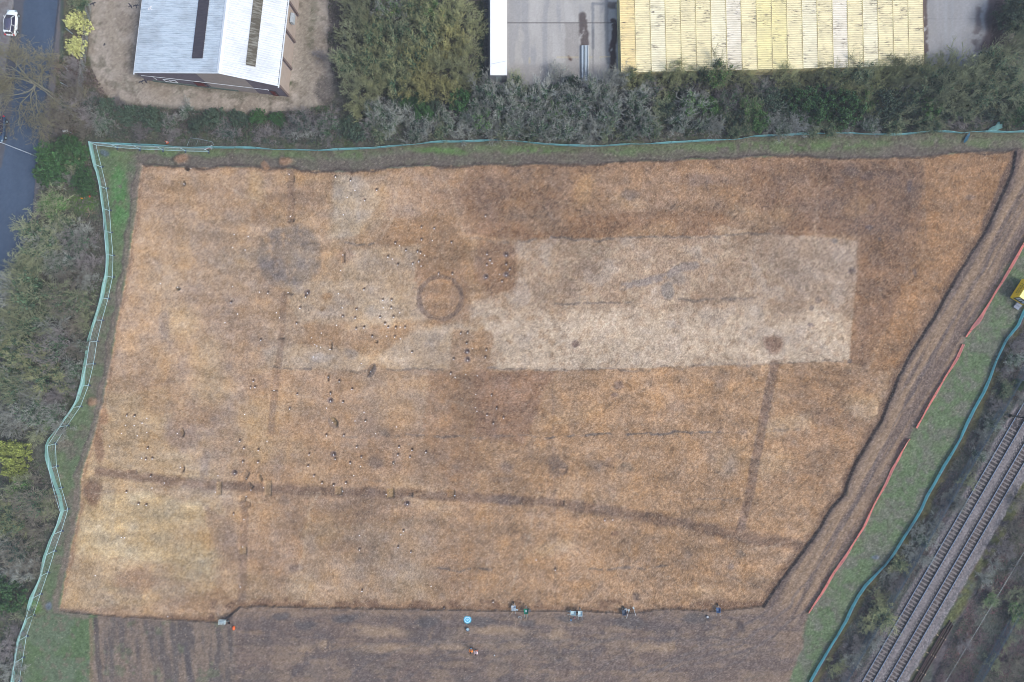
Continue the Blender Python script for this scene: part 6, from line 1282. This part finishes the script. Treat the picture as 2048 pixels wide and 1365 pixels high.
# the tall leaning roadside tree whose limbs reach over the road
def big_tree():
    t = empty('bare_tree', P(108, 190), 0); rr_ = random.Random(8); seg = []; tw = []
    def limb(p, d, L, r0, lv):
        ns = 6 if lv < 2 else 4; q = p.copy(); pts = [(q.copy(), r0)]; dd = d.copy()
        for i in range(ns):
            dd = (dd + Vector((rr_.gauss(0, .2 if lv else .02), rr_.gauss(0, .2 if lv else .02), rr_.gauss(0, .14)))).normalized(); q = q + dd * L / ns; pts.append((q.copy(), r0 * (1 - .7 * (i + 1) / ns)))
        for (a, ra), (b, rb) in zip(pts[:-1], pts[1:]): (seg if lv < 2 else tw).append((a, b, ra, rb))
        if lv >= 4: return
        for j in range({0: 7, 1: 8, 2: 6, 3: 5}[lv]):
            f = (.25 + .75 * (j + rr_.random()) / (7 if lv == 0 else 8)) * ns if lv < 2 else rr_.uniform(.2, .99) * ns; i = min(int(f), ns - 1); a, ra = pts[i]; b, rb = pts[i + 1]; ax = (b - a).normalized(); o = ax.orthogonal().normalized(); o.rotate(Matrix.Rotation(rr_.uniform(0, 6.28), 3, ax)); th = rr_.uniform(.5, 1.0)
            limb(a.lerp(b, f - i), (ax * math.cos(th) + o * math.sin(th)).normalized(), L * rr_.uniform(.4, .62), max(ra * .5, .016), lv + 1)
    limb(Vector((0, 0, 0)), Vector((-.03, .02, 1)), 9.5, .34, 0)
    for d, L, r0 in (((-.5, .1, .8), 6.5, .2), ((-.2, .4, .9), 6.5, .18)): limb(Vector((0, 0, 5)), Vector(d).normalized(), L, r0, 1)
    for d, L in (((-.7, -.9, .12), 7.5), ((-1, -.55, .12), 7.5), ((-1, -.1, .25), 7), ((-.1, -1, .15), 6), ((.75, -.8, .2), 5.5), ((-.4, -1, .1), 6.5)): limb(Vector((-.05, 0, 4.2)), Vector(d).normalized(), L, .13, 1)
    v, q = prisms(*arr(seg)); o = link('trunk', np_mesh('trunk', v, q), BARK, t); o.color = rgb(150, 152, 140); v, q = prisms(*[x if i < 2 else np.maximum(x, .017) for i, x in enumerate(arr(tw))]); o = link('crown', np_mesh('crown', v, q), TWIG, t); o.color = rgb(150, 146, 120)
    tag(t, 'tall bare tree by the road, yellow-lichened branches reaching over the tarmac at the upper left', 'tree')
big_tree()
cnt = {}
for t, d, cat, place, px, py in LAB: cnt.setdefault((d, place), []).append((px, t, cat))
ORD = ['leftmost', 'second from the left', 'third from the left', 'fourth from the left', 'fifth from the left', 'sixth from the left', 'seventh from the left', 'eighth from the left', 'ninth from the left', 'tenth from the left']
for (d, place), L in cnt.items():
    L.sort(key=lambda a: a[0]); n_ = len(L)
    for i, (px, t, cat) in enumerate(L):
        lab = d + ' ' + place
        if n_ == 2: lab += ', ' + ('left' if i == 0 else 'right') + ' of two'
        elif n_ > 2: lab += ', ' + (ORD[i] if i < n_ / 2 + 1 and i < 10 else (['rightmost'] + [o.replace('left', 'right') for o in ORD[1:]])[min(n_ - 1 - i, 9)])
        wd = lab.split()
        if len(wd) > 16: lab = lab.replace('in the long hedge ', 'in the hedge ').replace('yellow-lichened copse beside the shed yard', 'copse by the shed yard').replace('scrub between the turquoise fence and the railway', 'scrub left of the railway').replace('beside the road at upper left', 'beside the road at upper left').replace(' from the ', ' from ')
        tag(t, lab, cat, {'tree': 'bare winter trees ', 'shrub': 'bare shrubs ', 'bush': 'leafy bushes '}[cat] + place)

# ---- bramble and undergrowth that nobody could count
def bramble(name, poly, n, cols, label, seed, hmax=.7, size=.14, twigs=.25, keep=None):
    rng = np.random.default_rng(seed); xs = [p[0] for p in poly]; ys = [p[1] for p in poly]; x = rng.uniform(min(xs), max(xs), n * 3).astype(np.float32); y = rng.uniform(min(ys), max(ys), n * 3).astype(np.float32)
    dens = fbm(x, y, 26, seed, 3); k = inside(x, y, poly) & (rng.random(n * 3) < sst(dens, .2, .55)); x, y, dens = x[k][:n], y[k][:n], dens[k][:n]
    hz = hmax * sst(dens, .38, .66) * rng.uniform(.2, 1, len(x)) + .03; c = np.stack([(x - 1024) * S, (682.5 - y) * S, hz], 1)
    kk = H / (H) ; v, q = leaves(c, size, rng, .8, .55); m = len(c); sel_ = rng.random(m); cn = fbm(x, y, 40, seed + 7, 2); ci = np.clip(((cn - .3) / .4 * len(cols) + rng.normal(0, .6, m)), 0, len(cols) - 1).astype(int)
    ca_ = np.array([rgb(*c_, k=.8)[:3] for c_ in cols])[ci] * rng.uniform(.6, 1.35, (m, 1)); cl = np.repeat(ca_, 4, 0)
    nt_ = int(m * twigs); kx = rng.integers(0, m, nt_); p0 = c[kx] + rng.normal(0, .1, (nt_, 3)); p0[:, 2] = np.maximum(p0[:, 2], .05); dr = rng.normal(size=(nt_, 3)); dr[:, 2] *= .35; dr /= np.linalg.norm(dr, axis=1, keepdims=True); p1 = p0 + dr * rng.uniform(.3, .9, (nt_, 1)); p1[:, 2] = np.maximum(p1[:, 2], .03)
    tv, tq = prisms(p0, p1, np.full(nt_, .016), np.full(nt_, .009)); tcol = np.tile(np.array([rgb(140, 130, 122, .8)[:3]]), (len(tv), 1)) * np.repeat(rng.uniform(.6, 1.2, (nt_, 1)), 6, 0)
    me = np_mesh(name, np.concatenate([v, tv]), np.concatenate([q, tq + len(v)])); col = np.concatenate([cl, tcol]); col = np.concatenate([col, np.ones((len(col), 1))], 1).astype(np.float32)
    a = me.color_attributes.new('soil', 'FLOAT_COLOR', 'POINT'); a.data.foreach_set('color', np.ascontiguousarray(col).ravel()); tag(link(name, me, M_bram), label, 'undergrowth', None, 'stuff')
M_bram, n_, b_ = mat_new('bramble_leaf', .8, 0, .15); at = N(n_, 'ShaderNodeAttribute'); at.attribute_name = 'soil'; n_.links.new(at.outputs['Color'], b_.inputs['Base Color'])
DK = [(80, 82, 76), (76, 90, 70), (68, 84, 72), (86, 84, 84), (80, 100, 66), (72, 88, 66)]
bramble('bramble_thicket', [(165,190),(240,208),(420,226),(600,226),(700,200),(960,170),(1240,176),(1860,168),(2080,150),(2080,262),(1736,262),(1536,266),(1224,284),(1074,280),(985,272),(800,282),(640,292),(410,286),(190,278),(150,240)], 70000, DK, 'dark bramble undergrowth filling the long hedge above the top fence', 61, 1.0, .13)
bramble('bramble_thicket', [(175,196),(240,212),(420,230),(620,226),(720,240),(720,268),(560,264),(380,262),(180,250)], 26000, [(70, 78, 72), (62, 74, 62), (82, 76, 80), (66, 84, 62)], 'dense dark bramble hedge under the yard of the big shed', 71, 1.5, .12, .35)
bramble('bramble_thicket', [(660,-40),(975,-40),(966,175),(690,205),(655,120)], 14000, [(86, 80, 72), (70, 76, 52), (96, 86, 80), (62, 70, 52)], 'leafy undergrowth on the floor of the yellow-lichened copse', 62, .5, .13)
bramble('bramble_thicket', [(120,280),(176,284),(200,400),(208,520),(200,600),(178,670),(160,760),(128,830),(88,880),(88,930),(112,1010),(84,1100),(60,1190),(30,1290),(18,1400),(-60,1400),(-60,700),(30,560),(70,420),(95,300)], 40000, [(98, 98, 90), (86, 102, 78), (96, 110, 82), (102, 100, 96), (76, 92, 70)], 'tangled undergrowth below the trees along the left side of the dig', 63, .6, .13)
bramble('bramble_thicket', [(2080,610),(2020,690),(1960,830),(1895,940),(1830,1065),(1740,1180),(1690,1265),(1628,1390),(1700,1390),(1900,1035),(2080,725)], 26000, [(78, 84, 88), (68, 80, 80), (88, 98, 94), (96, 108, 100), (76, 86, 76)], 'dark bramble strip between the turquoise fence and the railway', 64, .55, .12, .5)
bramble('bramble_thicket', [(2100,930),(1915,1250),(1855,1390),(2100,1390)], 26000, [(104, 82, 90), (92, 80, 88), (82, 86, 80), (124, 86, 90), (90, 96, 80)], 'purple-brown bramble ground right of the railway', 65, .5, .12, .4)
bramble('bramble_thicket', [(112,120),(176,118),(190,150),(220,200),(170,260),(120,280),(100,240)], 5000, [(96, 82, 78), (88, 92, 60), (104, 84, 84)], 'mixed brown and green scrub at the roadside corner', 66, .4, .12)

for o in bpy.data.objects:
    l = o.get('label')
    if l and not 4 <= len(l.split()) <= 16: print('LONG', len(l.split()), l)

# ---- thin air between the drone and the ground
hz = MB().box((0, 0, 54.5), (500, 420, 113)).build('haze', None)
mh = bpy.data.materials.new('haze'); mh.use_nodes = True; nh = mh.node_tree; nh.nodes.remove(nh.nodes['Principled BSDF']); pv = nh.nodes.new('ShaderNodeVolumePrincipled')
pv.inputs['Density'].default_value = .00042; pv.inputs['Color'].default_value = (.82, .9, 1, 1); nh.links.new(pv.outputs[0], nh.nodes['Material Output'].inputs['Volume']); hz.data.materials.append(mh); tag(hz, kind='stuff')
